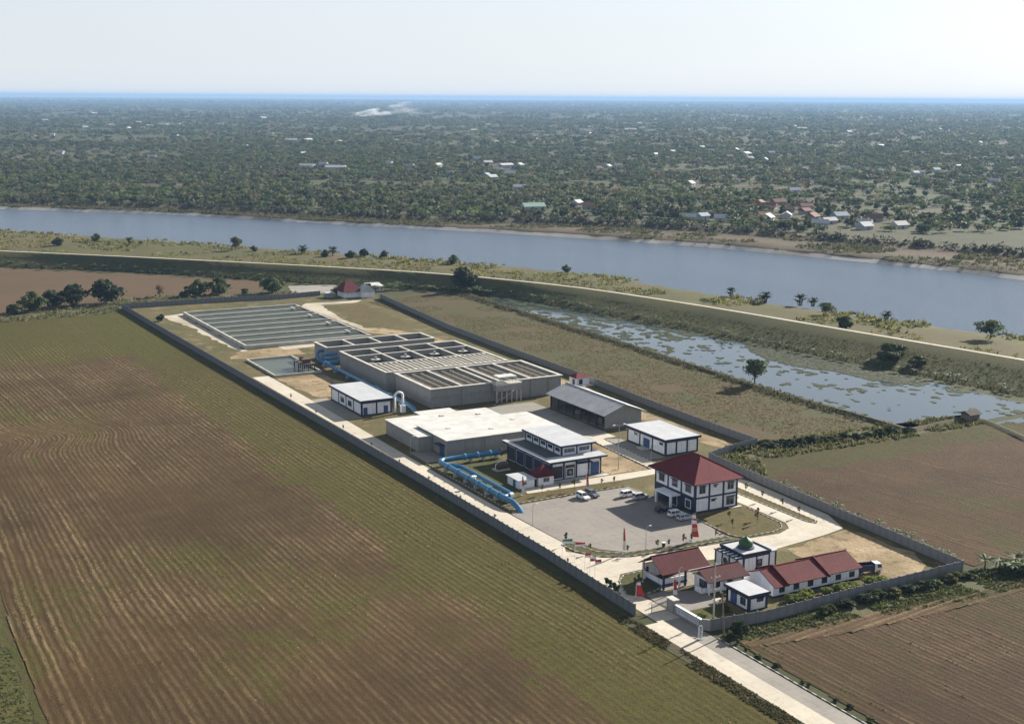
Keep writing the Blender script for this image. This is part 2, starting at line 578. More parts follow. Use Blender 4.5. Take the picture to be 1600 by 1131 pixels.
def fast_mesh(name, V, F, mats, col=None, mi=None, ridge=None, smooth=False):
    """mesh from numpy arrays (all faces with the same corner count)"""
    V = np.asarray(V, dtype=np.float32)
    F = np.asarray(F, dtype=np.int32)
    k = F.shape[1]
    me = bpy.data.meshes.new(name)
    me.vertices.add(len(V))
    me.vertices.foreach_set('co', V.ravel())
    me.loops.add(F.size)
    me.loops.foreach_set('vertex_index', F.ravel())
    me.polygons.add(len(F))
    me.polygons.foreach_set('loop_start', np.arange(0, F.size, k, dtype=np.int32))
    try:
        me.polygons.foreach_set('loop_total', np.full(len(F), k, dtype=np.int32))
    except Exception:
        pass
    for m in mats:
        me.materials.append(MATS[m])
    if mi is not None:
        me.polygons.foreach_set('material_index', np.asarray(mi, dtype=np.int32))
    me.update(calc_edges=True)
    if col is not None:
        a = me.attributes.new('Col', 'FLOAT_COLOR', 'POINT')
        cc = np.ones((len(V), 4), dtype=np.float32)
        cc[:, :3] = col
        a.data.foreach_set('color', cc.ravel())
    if ridge is not None:
        a = me.attributes.new('ridge', 'FLOAT', 'POINT')
        a.data.foreach_set('value', np.asarray(ridge, dtype=np.float32))
    if smooth:
        me.polygons.foreach_set('use_smooth', np.ones(len(F), dtype=bool))
    return me


def vnoise(x, y, scale, seed=0):
    """smooth value noise on numpy arrays, 0..1"""
    r = np.random.default_rng(seed).random((256, 256))
    X, Y = np.asarray(x) / scale, np.asarray(y) / scale
    i, j = np.floor(X).astype(int), np.floor(Y).astype(int)
    fx, fy = X - i, Y - j
    fx, fy = fx * fx * (3 - 2 * fx), fy * fy * (3 - 2 * fy)
    g = lambda a, b: r[a % 256, b % 256]
    return (g(i, j) * (1 - fx) + g(i + 1, j) * fx) * (1 - fy) + (g(i, j + 1) * (1 - fx) + g(i + 1, j + 1) * fx) * fy


def inside(px, py, poly):
    px, py = np.asarray(px), np.asarray(py)
    c = np.zeros(px.shape, dtype=bool)
    n = len(poly)
    for i in range(n):
        x1, y1 = poly[i]
        x2, y2 = poly[(i + 1) % n]
        if y1 == y2:
            continue
        c ^= ((y1 > py) != (y2 > py)) & (px < (x2 - x1) * (py - y1) / (y2 - y1) + x1)
    return c


def resample(pts, n):
    p = np.array(pts, float)
    d = np.r_[0, np.cumsum(np.linalg.norm(np.diff(p, axis=0), axis=1))]
    t = np.linspace(0, d[-1], n)
    q = np.c_[np.interp(t, d, p[:, 0]), np.interp(t, d, p[:, 1])]
    k = max(1, n // 40)
    ker = np.ones(2 * k + 1) / (2 * k + 1)
    pad = np.pad(q, ((k, k), (0, 0)), mode='reflect', reflect_type='odd')
    return np.c_[np.convolve(pad[:, 0], ker, 'valid'), np.convolve(pad[:, 1], ker, 'valid')]


def loft(name, lines, mats, kind='structure', smooth=True):
    """surface through a row of equally sampled 3-D lines"""
    n = len(lines[0])
    V = np.concatenate(lines)
    F = []
    for k in range(len(lines) - 1):
        a = k * n + np.arange(n - 1)
        F.append(np.c_[a, a + 1, a + 1 + n, a + n])
    return struct(name, fast_mesh(name, V, np.concatenate(F)[:, ::-1], mats, smooth=smooth), kind)


def tufts(name, pts, h, w, cols, blades=3, spread=0.3, lean=0.35):
    """scattered grass tufts or dry stalks as thin triangles: one mesh of kind stuff"""
    pts = np.asarray(pts, float)
    n = len(pts)
    hh = h if np.ndim(h) else np.full(n, h)
    V = np.zeros((n, blades, 3, 3))
    ang = rng.random((n, blades)) * np.pi
    off = (rng.random((n, blades, 2)) - 0.5) * spread * 2
    for s_, k in ((-1, 0), (1, 1)):
        V[:, :, k, 0] = pts[:, None, 0] + off[..., 0] + s_ * np.cos(ang) * w / 2
        V[:, :, k, 1] = pts[:, None, 1] + off[..., 1] + s_ * np.sin(ang) * w / 2
        V[:, :, k, 2] = pts[:, None, 2]
    ln = (rng.random((n, blades, 2)) - 0.5) * 2 * lean
    V[:, :, 2, 0] = pts[:, None, 0] + off[..., 0] + ln[..., 0] * hh[:, None]
    V[:, :, 2, 1] = pts[:, None, 1] + off[..., 1] + ln[..., 1] * hh[:, None]
    V[:, :, 2, 2] = pts[:, None, 2] + hh[:, None] * (0.6 + 0.6 * rng.random((n, blades)))
    c = np.asarray(cols, float)
    if c.ndim == 2 and len(c) != n:
        c = c[rng.integers(0, len(c), n)]
    c = c * (0.75 + 0.5 * rng.random((n, 1)))
    col = np.repeat(c, blades * 3, axis=0)
    return struct(name, fast_mesh(name, V.reshape(-1, 3), np.arange(n * blades * 3).reshape(-1, 3), ['leaf_mass'], col), 'stuff')

# ================================================================== LAND
gx = [-45000, -16000, -6000, -2500, -1000, -500, -250, -120, 0, 120, 240, 360, 500, 700, 1000, 1500, 2300, 3500, 6000, 12000, 24000, 45000]
GX, GY = np.meshgrid(np.array(gx, float), np.array(gx, float))
n = len(gx)
idx = np.arange(n * n).reshape(n, n)
F = np.c_[idx[:-1, :-1].ravel(), idx[:-1, 1:].ravel(), idx[1:, 1:].ravel(), idx[1:, :-1].ravel()]
struct('ground', fast_mesh('ground', np.c_[GX.ravel(), GY.ravel(), np.zeros(n * n)], F, ['country']))


def extend(p, a, b):
    p = [np.array(q, float) for q in p]
    d0 = (p[0] - p[1]) / np.linalg.norm(p[0] - p[1])
    d1 = (p[-1] - p[-2]) / np.linalg.norm(p[-1] - p[-2])
    return [tuple(p[0] + d0 * a)] + [tuple(q) for q in p] + [tuple(p[-1] + d1 * b)]


NS = 160
crest = resample(extend([(-49.3, 658.0), (-29.6, 641.0), (38.5, 572.1), (101.2, 505.0), (135.6, 466.4), (167.3, 427.1), (203.6, 355.2), (223.8, 276.1), (236.3, 205.1), (252.3, 120.9), (255.6, 96.1)], 250, 250), NS)
foot = resample(extend([(-52.7, 631.7), (-33.5, 615.8), (28.7, 562.9), (91.3, 487.4), (144.2, 425.9), (173.1, 393.6), (187.4, 328.4), (203.4, 248.5), (213.9, 179.8), (227.9, 99.5), (228.5, 73.5)], 250, 250), NS)
bank = resample(extend([(-26.6, 865.4), (-3.7, 833.3), (67.7, 735.4), (153.8, 608.1), (211.1, 517.0), (254.5, 452.5), (269.0, 394.2), (276.7, 329.9), (299.2, 231.6), (318.6, 176.5), (320.8, 146.3)], 250, 320), NS)
fwater = resample(extend([(-4.9, 1058.9), (24.4, 1038.1), (159.5, 905.4), (230.9, 790.1), (300.7, 700.6), (360.2, 610.7), (409.3, 522.8), (441.3, 430.7), (466.7, 348.7), (470.1, 302.5), (474.5, 264.0)], 250, 420), NS)
flevee = resample(extend([(1.0, 1110.0), (30.4, 1080.3), (170.8, 946.5), (283.9, 784.8), (405.8, 685.3), (467.0, 599.8), (504.8, 501.1), (552.8, 375.6), (567.0, 338.8)], 250, 480), NS)


def z3(p, z):
    zz = np.full(len(p), z, float) if np.ndim(z) == 0 else z
    return np.c_[p, zz]


def nrm(line):
    """unit normals of a line, pointing to the river side"""
    t = np.gradient(line, axis=0)
    t /= np.linalg.norm(t, axis=1)[:, None]
    nn = np.c_[-t[:, 1], t[:, 0]]
    s = np.sign(np.sum(nn * np.array([0.6, 0.8]), axis=1))
    return nn * s[:, None]


cn, bn, fn, ln = nrm(crest), nrm(bank), nrm(fwater), nrm(flevee)
st = np.arange(NS)
wob = lambda sc, seed, amp: (vnoise(st, st * 0.37, sc, seed) - 0.5) * 2 * amp
slope1 = foot + (crest - foot) * 0.33
slope2 = foot + (crest - foot) * 0.66
loft('levee', [z3(foot, -0.3), z3(slope1, 2.1 + wob(2, 1, 0.35)), z3(slope2, 4.4 + wob(2, 2, 0.35)), z3(crest - cn * 2.6, 6.95), z3(crest + cn * 2.6, 6.98), z3(crest + cn * 18, 2.3 + wob(2, 3, 0.3))], ['levee_grass'])
bmid = (crest + cn * 18 + bank) / 2
loft('river_berm', [z3(crest + cn * 17, 2.5), z3(bmid, 2.2 + wob(1.5, 4, 0.5)), z3(bank - bn * 9 + bn * wob(1, 5, 2.5)[:, None], 2.0 + wob(1.2, 6, 0.4)), z3(bank - bn * 3 + bn * wob(1, 7, 2.0)[:, None], 0.9 + wob(1, 8, 0.3)), z3(bank + bn * 2, -0.4)], ['berm_grass'])
loft('levee_road', [z3(crest - cn * 1.05, 7.06), z3(crest + cn * 1.05, 7.06)], ['concrete_road'])
loft('river', [z3(bank - bn * 6, 0.06), z3((bank + fwater) / 2, 0.06), z3(fwater + fn * 6, 0.06)], ['river_water'])
rv = fwater + fn * (5.0 + wob(1, 9, 0.8)[:, None])
loft('far_revetment', [z3(fwater - fn * 1, -0.4), z3(rv, 2.0 + wob(1, 10, 0.25))], ['revetment'], smooth=False)
loft('far_bank', [z3(rv - fn * 0.6, 1.72), z3(rv + fn * 2.0, 2.9 + wob(1, 11, 0.4)), z3((rv + flevee) / 2, 2.1 + wob(1.3, 12, 0.5)), z3(flevee - ln * 9, 2.2), z3(flevee - ln * 2, 4.2 + wob(1.2, 13, 0.3)), z3(flevee + ln * 2, 4.3), z3(flevee + ln * 10, -0.2)], ['far_berm'])

# fields ------------------------------------------------------------
def sheet(name, poly, z, m, th=None):
    mb = MB()
    if th:
        mb.prism(poly, z - th, z)
    else:
        mb.poly([(x, y, z) for x, y in (poly if sum(poly[i][0] * poly[(i + 1) % len(poly)][1] - poly[(i + 1) % len(poly)][0] * poly[i][1] for i in range(len(poly))) > 0 else poly[::-1])])
    return struct(name, (mb, m))


def rag(poly, step=4.0, amp=1.0, seed=1):
    """polygon with an uneven, natural outline"""
    r = random.Random(seed)
    out = []
    for i in range(len(poly)):
        a, b = Vector(poly[i]), Vector(poly[(i + 1) % len(poly)])
        k = max(1, int((b - a).length / step))
        for j in range(k):
            p = a.lerp(b, j / k)
            out.append((p.x + r.uniform(-amp, amp), p.y + r.uniform(-amp, amp)))
    return out


def rows_field(name, poly, ang, spacing, amp, m, dp=3.0, sub=4, bend=None, z0=0.07):
    """ploughed field: every ridge is real relief; p runs along the rows, q across"""
    P = np.array(poly, float)
    ca, sa = math.cos(ang), math.sin(ang)
    p, q = P[:, 0] * sa + P[:, 1] * ca, P[:, 0] * ca - P[:, 1] * sa
    ps = np.arange(p.min() - 10, p.max() + 10, dp)
    qs = np.arange(q.min() - 12, q.max() + 12, spacing / sub)
    PP, QQ = np.meshgrid(ps, qs)
    ph = np.arange(len(qs))[:, None] * np.ones_like(PP)
    rowk = np.random.default_rng(17).random(len(qs) // sub + 2)[(np.arange(len(qs)) + sub // 2) // sub][:, None]
    rid = (0.5 + 0.5 * np.cos(2 * np.pi * ph / sub)) * (0.35 + 0.65 * rowk) * (0.45 + 0.55 * vnoise(PP, QQ, 9, 3)) * np.clip(1.9 * vnoise(PP, QQ, 55, 6) - 0.1, np.where(PP < 70, 0.55, 0.2), 1)
    Q2 = QQ + (vnoise(PP, QQ * 0.1, 60, 5) - 0.5) * 1.6 + (np.random.default_rng(18).random(len(qs) // sub + 2)[(np.arange(len(qs)) + sub // 2) // sub][:, None] - 0.5) * 0.3 + (vnoise(PP, QQ, 5, 9) - 0.5) * 0.35
    if bend:
        Q2 = Q2 + bend(PP, QQ)
    X = PP * sa + Q2 * ca
    Y = PP * ca - Q2 * sa
    Z = z0 + amp * rid + (vnoise(X, Y, 14, 8) - 0.4) * 0.06
    nr, nc = PP.shape
    idx = np.arange(nr * nc).reshape(nr, nc)
    F = np.c_[idx[:-1, :-1].ravel(), idx[:-1, 1:].ravel(), idx[1:, 1:].ravel(), idx[1:, :-1].ravel()]
    cx = X.ravel()[F].mean(1)
    cy = Y.ravel()[F].mean(1)
    F = F[inside(cx, cy, poly)]
    used = np.unique(F)
    mp_ = np.zeros(nr * nc, int)
    mp_[used] = np.arange(len(used))
    V = np.c_[X.ravel(), Y.ravel(), Z.ravel()][used]
    o = struct(name, fast_mesh(name, V, mp_[F][:, ::-1], [m], ridge=rid.ravel()[used], smooth=False))
    return o, V, rid.ravel()[used]


LEFT = [(-1.9, -78), (-2.4, 0), (-1.2, 60), (-2.0, 143), (-3.6, 234), (-6.0, 371), (-7.4, 417), (-60, 416), (-118, 402), (-112, 100), (-107.4, 84), (-109.2, 45), (-110.4, -78)]
def lbend(P, Q):
    # rows swing round at the headland on the left
    return 7 * np.exp(-((P - 196) / 12.0) ** 2) * np.clip((-Q - 40) / 35, 0, 1) + 3.5 * np.sin((P - 60) / 70.0) * np.clip((-Q - 60) / 40, 0, 1)
_, LV, LR = rows_field('ploughed_field', LEFT, R(-1.0), 1.5, 0.22, 'plough_left', bend=lbend)
F2 = [(10, -80), (9.6, -21), (34, -24), (66, -26.5), (100, -26), (140, -24), (140, -100), (10, -100)]
_, RV, RR = rows_field('ploughed_field_front', F2, R(-3), 1.4, 0.24, 'plough_right')
F2b = [(11, -19.5), (34, -20.5), (66, -23), (84, -22), (84, -26.5), (66, -27.5), (34, -26.5), (12, -23.5)]
rows_field('headland_rows', F2b, R(84), 1.6, 0.30, 'plough_straw', z0=0.13)
F1 = [(83.5, 60), (81.5, 0), (81, -10), (86, -12), (200, -6), (236, 50), (222, 70), (184, 78), (150, 77), (118, 79), (95, 80)]
_, QV, QR = rows_field('ploughed_field_far', F1, R(-8), 1.7, 0.16, 'plough_far')
sheet('fallow_field', rag([(108, 395), (111, 308), (109.5, 247), (108.5, 197), (106.5, 152), (105.5, 116), (106, 92), (128, 88), (153, 90), (157, 95), (154.5, 148), (158, 233), (159.5, 301), (161, 385), (150, 412), (128, 408)], 12, 0.8), 0.04, 'fallow')
sheet('brown_field', rag([(-66, 427), (-22, 452), (20, 462), (70, 452), (88, 470), (88, 486), (26, 560), (-36, 613), (-230, 760), (-230, 440)], 15, 2), 0.04, 'brown_field')
sheet('grass_verge', rag([(-7.5, 418), (-5, 432), (25, 431), (72, 428), (95, 431), (90, 446), (70, 451), (20, 461), (-22, 451), (-64, 426), (-118, 402), (-60, 416)], 8, 1), 0.06, 'grassland')
sheet('grass_verge', rag([(9, -20), (10, -15.5), (48, -14.5), (79, -12.5), (100, -16), (104, -25), (66, -23.5), (34, -21)], 6, 0.8), 0.06, 'grassland')
sheet('grass_verge', rag([(104, 92), (84, 84), (82, 62), (96, 80), (150, 79), (186, 80), (190, 90), (156, 92), (128, 90)], 6, 0.8), 0.05, 'grassland')
sheet('grass_verge', rag([(84, -14), (86, -30), (140, -30), (220, -12), (200, -6), (100, -10)], 6, 0.8), 0.05, 'grassland')
sheet('grass_verge', [(-3.6, -90), (-4.2, -3), (-2.3, 0), (-1.15, -3), (-1.15, -90)], 0.16, 'dike_earth')

sheet('ditch', rag([(-107.2, 84), (-109.0, 45), (-110.2, -78), (-112, -78), (-111.0, 45), (-108.8, 84)], 3, 0.35), 0.05, 'fallow')
sheet('grass_verge', rag([(-108.4, 90), (-110.9, 45), (-111.9, -78), (-150, -78), (-150, 120), (-114, 110)], 6, 0.6), 0.06, 'lawn_green')
# pond, its dikes and its floating weed ------------------------------
POND = [(163.6, 393.3), (160.6, 301), (159.4, 233), (155.6, 148), (157.0, 95), (157.5, 83.2), (183, 86.6), (190, 82), (220, 84), (216, 157), (209, 226), (200, 310), (182, 387)]
POND2 = [(188.5, 78), (222, 80), (226, 20), (180, 40), (181, 57)]
sheet('pond', POND, 0.05, 'pond_water')
sheet('pond', POND2, 0.05, 'pond_water')
def dike(pts, w=2.2, h=0.9, m='dike_earth'):
    p = resample(pts, 60)
    nn = nrm(p)
    wv = (vnoise(np.arange(60), np.zeros(60), 3, 4) - 0.5)[:, None]
    loft('pond_dike', [z3(p - nn * w, 0.0), z3(p - nn * (0.6 + wv * 0.5), h + wv[:, 0] * 0.3), z3(p + nn * (0.6 + wv * 0.5), h), z3(p + nn * w, -0.1)], [m])
dike([(166, 399), (163.0, 393.3), (160.1, 301), (158.9, 233), (155.1, 148), (156.5, 95), (156.6, 82.5)])
dike([(156, 82.5), (172, 84.2), (184, 85.3), (187.5, 80), (184.5, 70), (180, 57), (172, 38)])
N = 80000
px, py = rng.uniform(150, 225, N), rng.uniform(20, 395, N)
ok = inside(px, py, POND) | inside(px, py, POND2)
px, py = px[ok], py[ok]
lev = np.interp(py, [83, 157, 226, 310, 390], [221, 213, 206, 198, 182])
near = np.interp(py, [83, 148, 233, 301, 390], [157.5, 155.6, 159.4, 160.6, 163])
t = (px - near) / (lev - near)
big = 0.7 * vnoise(px, py * 0.7, 26, 31) + 0.3 * vnoise(px, py, 9, 32)
fine_ = 0.6 * vnoise(px * 1.6, py, 4.5, 33) + 0.4 * vnoise(px, py, 2.0, 34)
mat_edge = np.interp(py, [60, 95, 130, 160, 200, 225, 250, 395], [1.2, 1.25, 1.15, 0.86, 0.76, 1.05, 0.92, 0.80])
mats = t + (big - 0.5) * 0.75 > mat_edge                       # closed weed mats on the levee side
upper = (py > 235 + (big - 0.5) * 60) & (fine_ < 0.30 + 0.30 * big)      # broken cover in the narrow upper arm
streak = (fine_ < 0.235 + 0.10 * (big > 0.55)) & (py < 240)      # loose rafts in open water
keep = mats | upper | streak
px, py = px[keep], py[keep]
n = len(px)
rr_ = rng.uniform(0.3, 0.8, n)
an = rng.random(n)[:, None] * 6.28 + np.arange(6)[None, :] * (2 * np.pi / 6)
rad = rr_[:, None] * rng.uniform(0.7, 1.15, (n, 6))
V = np.stack([px[:, None] + rad * np.cos(an), py[:, None] + rad * np.sin(an) * 1.2, np.full((n, 6), 0.09) + rng.uniform(0, 0.12, (n, 1))], axis=2).reshape(-1, 3)
cc = np.array([(0.055, 0.070, 0.024), (0.072, 0.084, 0.032), (0.046, 0.056, 0.024), (0.095, 0.10, 0.052)])[rng.integers(0, 4, n)] * rng.uniform(0.8, 1.25, (n, 1))
struct('floating_weed', fast_mesh('floating_weed', V, np.arange(n * 6).reshape(-1, 6), ['leaf_mass'], np.repeat(cc, 6, 0)), 'stuff')

# grass tufts, weeds and stubble: real blades that break up the sheets
def scatter_line(a, b, n, t0, t1, lo=0.0):
    k = rng.integers(0, NS - 1, n)
    f = rng.random(n)[:, None]
    pa = a[k] * (1 - f) + a[k + 1] * f
    pb = b[k] * (1 - f) + b[k + 1] * f
    t = rng.uniform(t0, t1, n)[:, None]
    return pa * (1 - t) + pb * t, t[:, 0]
G1 = [(0.10, 0.11, 0.04), (0.13, 0.12, 0.05), (0.08, 0.09, 0.035), (0.16, 0.14, 0.08)]
p, t = scatter_line(foot, crest, 16000, 0.0, 0.95)
tufts('levee_weeds', np.c_[p, t * 6.7], rng.uniform(0.12, 0.4, len(p)) + 0.9 * (t < 0.14) * rng.random(len(p)), 0.7, [(0.075, 0.078, 0.028), (0.10, 0.09, 0.04), (0.06, 0.066, 0.024)], 3, 0.7)
p, t = scatter_line(crest + cn * 16, bank, 9000, 0.1, 0.97)
g = vnoise(p[:, 0], p[:, 1], 22, 41) > 0.42
p, t = p[g], t[g]
tufts('berm_weeds', np.c_[p, np.full(len(p), 1.9)], rng.uniform(0.5, 2.0, len(p)), 1.6, [(0.13, 0.14, 0.045), (0.16, 0.15, 0.06), (0.10, 0.10, 0.04), (0.20, 0.19, 0.06)], 4, 1.1)
p, t = scatter_line(fwater + fn * 5, flevee, 14000, 0.0, 1.1)
g = vnoise(p[:, 0], p[:, 1], 26, 42) + 0.2 * (p[:, 0] < 300) > 0.40
p, t = p[g], t[g]
tufts('far_bank_weeds', np.c_[p, np.full(len(p), 2.0)], rng.uniform(0.6, 2.4, len(p)), 2.0, [(0.08, 0.085, 0.04), (0.12, 0.10, 0.05), (0.06, 0.07, 0.03)], 4, 1.3)
k = rng.integers(0, len(LV), 150000)
k = k[(LR[k] > 0.35) & (vnoise(LV[k, 0], LV[k, 1], 30, 44) * 0.6 + vnoise(LV[k, 0], LV[k, 1], 7, 46) * 0.5 > 0.42) & (LV[k, 1] < 330)]
tufts('field_stubble', LV[k] + np.c_[rng.uniform(-0.2, 0.2, len(k)), rng.uniform(-1.5, 1.5, len(k)), np.zeros(len(k))], rng.uniform(0.08, 0.26, len(k)), 0.25, [(0.26, 0.18, 0.10), (0.18, 0.13, 0.07), (0.10, 0.095, 0.035), (0.32, 0.24, 0.14)], 2, 0.2, 0.9)
k = rng.integers(0, len(RV), 26000)
k = k[RR[k] > 0.4]
tufts('field_stubble_front', RV[k] + np.c_[rng.uniform(-0.2, 0.2, len(k)), rng.uniform(-1.5, 1.5, len(k)), np.zeros(len(k))], rng.uniform(0.08, 0.26, len(k)), 0.25, [(0.24, 0.18, 0.11), (0.18, 0.13, 0.08), (0.11, 0.10, 0.05)], 2, 0.25, 0.7)
def area_tufts(name, poly, n, h, w, cols, z=0.05, thr=0.0, sc=10, seed=50, blades=3):
    P = np.array(poly, float)
    x, y = rng.uniform(P[:, 0].min(), P[:, 0].max(), n), rng.uniform(P[:, 1].min(), P[:, 1].max(), n)
    ok = inside(x, y, poly) & (vnoise(x, y, sc, seed) > thr)
    x, y = x[ok], y[ok]
    return tufts(name, np.c_[x, y, np.full(len(x), z)], rng.uniform(*h, len(x)), w, cols, blades, w * 0.7)
area_tufts('roadside_weeds', [(-4.2, -88), (-4.6, -1), (-2.4, 1), (-1.4, -3), (-1.4, -88)], 3200, (0.1, 0.4), 0.45, [(0.05, 0.055, 0.025), (0.08, 0.075, 0.035), (0.12, 0.09, 0.05)], 0.15, 0.35, 4, 57)
area_tufts('fallow_grass', [(108, 395), (111, 308), (109.5, 247), (108.5, 197), (106.5, 152), (105.5, 116), (106, 92), (128, 88), (153, 90), (154.5, 148), (157, 233), (158, 301), (159, 385), (150, 408)], 16000, (0.1, 0.32), 0.5, [(0.13, 0.13, 0.05), (0.17, 0.13, 0.08), (0.115, 0.12, 0.045)], 0.04, 0.3, 14, 51)
area_tufts('verge_grass', [(9, -20), (9, -15.5), (48, -14.5), (79, -13), (100, -14), (106, -25), (66, -25.5), (34, -22)], 4500, (0.15, 0.6), 0.6, [(0.07, 0.085, 0.03), (0.09, 0.10, 0.04), (0.05, 0.06, 0.025)], 0.05, 0.3, 6, 52)
area_tufts('verge_grass_back', [(-118, 398), (-60, 413), (-8, 417), (-5, 432), (95, 430), (90, 446), (70, 451), (20, 462), (-22, 453), (-66, 428), (-118, 410)], 4500, (0.4, 1.4), 1.0, G1, 0.05, 0.25, 9, 53)
area_tufts('verge_grass_river', [(104, 93), (84, 84), (82, 60), (96, 78), (150, 77), (186, 79), (190, 90), (156, 92)], 5000, (0.3, 1.2), 0.9, G1, 0.05, 0.3, 8, 54)
area_tufts('pond_dike_grass', [(158, 395), (156, 301), (155, 233), (151, 148), (152, 84), (157, 84), (157, 148), (160, 233), (162, 301), (165, 395)], 5000, (0.3, 1.2), 0.7, [(0.06, 0.065, 0.03), (0.09, 0.085, 0.04)], 0.4, 0.2, 8, 55)
area_tufts('verge_grass_left', [(-108.6, 84), (-110.8, 45), (-111.6, -40), (-126, -40), (-126, 84)], 4000, (0.1, 0.35), 0.5, G1, 0.05, 0.25, 6, 56)

# ================================================================== THE WORKS: paving
SITE = [(0.4, 0.5), (1.5, 38), (1.3, 86), (0.5, 144), (-1.0, 234), (-3.2, 371), (-3.6, 428), (38, 427.5), (73, 424), (95, 426.5), (112, 421), (118, 404), (109, 308), (107.2, 247), (106.3, 197), (104.2, 152), (103.2, 116), (103.4, 91), (82, 84), (79.8, 62), (78.2, 30), (76.6, -11.8), (48, -12.6), (21.6, -13.8), (8.2, -12.5), (7.6, 0.5)]
sheet('site_ground', SITE, 0.035, 'site_grass')
def pad(name, poly, z, m, th=0.12):
    return sheet(name, poly, z, m, th)
# concrete roads
pad('access_road', [(-1.1, -5), (-0.9, -140), (3.4, -140), (3.3, -5)], 0.11, 'concrete_road')
pad('access_road', [(3.3, -5), (3.4, -140), (7.5, -140), (7.3, -40), (7.3, -5)], 0.105, 'concrete_old_shade')
pad('service_road', [(2.0, -5), (2.6, 30), (3.2, 60), (4.2, 100), (3.8, 150), (3.0, 200), (2.4, 250), (8.4, 250), (8.8, 200), (8.6, 150), (8.4, 104), (8.8, 66), (9.6, 43), (7.2, 38.5), (7.3, 19), (6.4, 12), (7.3, 4), (7.3, -5)], 0.115, 'concrete_road')
pad('gate_road', [(7.3, 38), (12, 31), (18, 28.2), (31, 27), (46, 26), (46.2, 17), (26, 19.5), (15, 20.8), (10, 20.5), (7.2, 17)], 0.125, 'concrete_road')
pad('ring_road', [(46, 26.2), (58, 25.5), (62.5, 27.5), (64.5, 31), (64.8, 62), (66.5, 80), (69.5, 80), (69, 57), (69.3, 29), (70.5, 27), (72.3, 28.5), (72.6, 61), (71, 84), (75, 84), (79.0, 62), (77.8, 31), (74, 21.5), (66.8, 19.8), (51, 17.6), (46.2, 17.2)], 0.12, 'concrete_road')
pad('pump_house_road', [(21, 80.4), (48, 79.4), (66.5, 80.2), (66.5, 84.3), (49, 84.6), (22, 84.6)], 0.118, 'concrete_road')
pad('store_lane', [(62.6, 84.4), (66.5, 84.4), (68.5, 124), (64.5, 124)], 0.122, 'concrete_road')
pad('store_lane', [(64.5, 124), (73, 124), (73, 118.5), (68.2, 118.5), (68.5, 124)][::-1], 0.126, 'concrete_road')
pad('store_yard', [(55.2, 124.4), (73.4, 124.4), (73.4, 170), (55.2, 170)], 0.11, 'concrete_old_shade')  # real yard, darker concrete: the warehouse's shadow put into its colour
pad('forecourt', [(9.2, 66.8), (9.8, 44.2), (12.6, 42.6), (14.6, 36), (19, 31.5), (33, 30.2), (45.6, 30.2), (47, 40), (47.6, 73.6), (30, 73.8), (15, 73.0), (10.5, 70)], 0.10, 'paver_lot')
pad('gate_paving', [(7.6, 4), (9, -3), (19.6, -3), (19.6, 5), (12, 8.0), (8.2, 8)], 0.10, 'paver_lot')
pad('building_apron', [(65.8, 93), (73, 93), (73, 116), (68.3, 118)], 0.09, 'concrete_old_shade')  # dark paving: the building's shadow put into the colour
pad('building_apron', [(9.0, 175), (14.5, 175), (14.5, 207), (9.0, 207)], 0.09, 'concrete_old_shade')
pad('building_apron', [(10.5, 119), (17, 119), (17, 131), (10.5, 131)], 0.09, 'concrete_old_shade')
pad('basin_apron', [(30, 296), (69, 298), (71, 310), (30, 303)], 0.09, 'pale_gravel')
pad('basin_apron', [(80, 281), (92, 283), (91, 305), (83, 303)], 0.09, 'concrete_road')
# bare ground and lawns
sheet('bare_soil', rag([(88, 262), (94, 225), (93, 180), (101, 178), (101, 225), (100, 262), (96, 300), (86, 325), (76, 330), (72, 322), (84, 300)], 4, 1.3, 2), 0.05, 'bare_sand')
sheet('bare_soil', rag([(89, 162), (92, 128), (88, 112), (94, 92), (99, 93), (98, 125), (97, 165)], 4, 1.2, 3), 0.05, 'bare_sand')
sheet('bare_soil', rag([(10, 245), (27, 245), (30, 212), (12, 208), (10, 225)], 4, 0.9, 4), 0.055, 'bare_sand')
sheet('bare_soil', rag([(49.6, 85), (62, 85), (64, 116), (56, 121), (50, 108)], 3, 0.7, 5), 0.05, 'bare_sand')
sheet('bare_soil', rag([(52, 16), (66, 18.5), (75, 20), (76, 2), (70, -9), (56, -8), (50, 4)], 4, 1.2, 6), 0.05, 'bare_sand')
sheet('bare_soil', rag([(6, 400), (10, 380), (13, 300), (17, 300), (16.5, 398), (40, 402), (38, 406)], 4, 1.3, 7), 0.05, 'pale_gravel')
sheet('bare_soil', rag([(6, 286), (16, 283), (36, 284), (36, 302), (12, 300)], 4, 1.3, 8), 0.052, 'bare_sand')
sheet('earth_track', rag([(73.5, 396), (75, 360), (76, 326), (79, 322), (79, 360), (84, 398), (104, 398), (108, 404), (80, 406)], 4, 0.8, 9), 0.052, 'pale_gravel')
sheet('lawn', rag([(47.2, 44.5), (47, 30), (48.5, 27.5), (57, 27.2), (61, 28.6), (63, 31.5), (63.6, 45.2)], 50, 0, 1), 0.14, 'lawn')
sheet('grass_island', [(8.6, 42.2), (10.8, 42.3), (12.8, 34.8), (18, 30.8), (31, 29.6), (45.5, 29.4), (45.6, 27.8), (31, 28.0), (18, 28.9), (11.5, 32.4), (9.2, 37.5)], 0.17, 'lawn_green')
sheet('oval_lawn', [(4.6, 9.4), (7.2, 8.6), (10.5, 8.9), (14.5, 10.8), (19.5, 9.6), (19.5, 19.0), (15, 19.6), (10.4, 19.4), (8.0, 17.2), (6.0, 13.2)], 0.17, 'lawn_green')
sheet('grass_strip', [(10.6, 74.2), (30, 74.6), (47.5, 74.4), (48.5, 79), (21, 80), (17, 82), (12, 77)], 0.13, 'lawn')
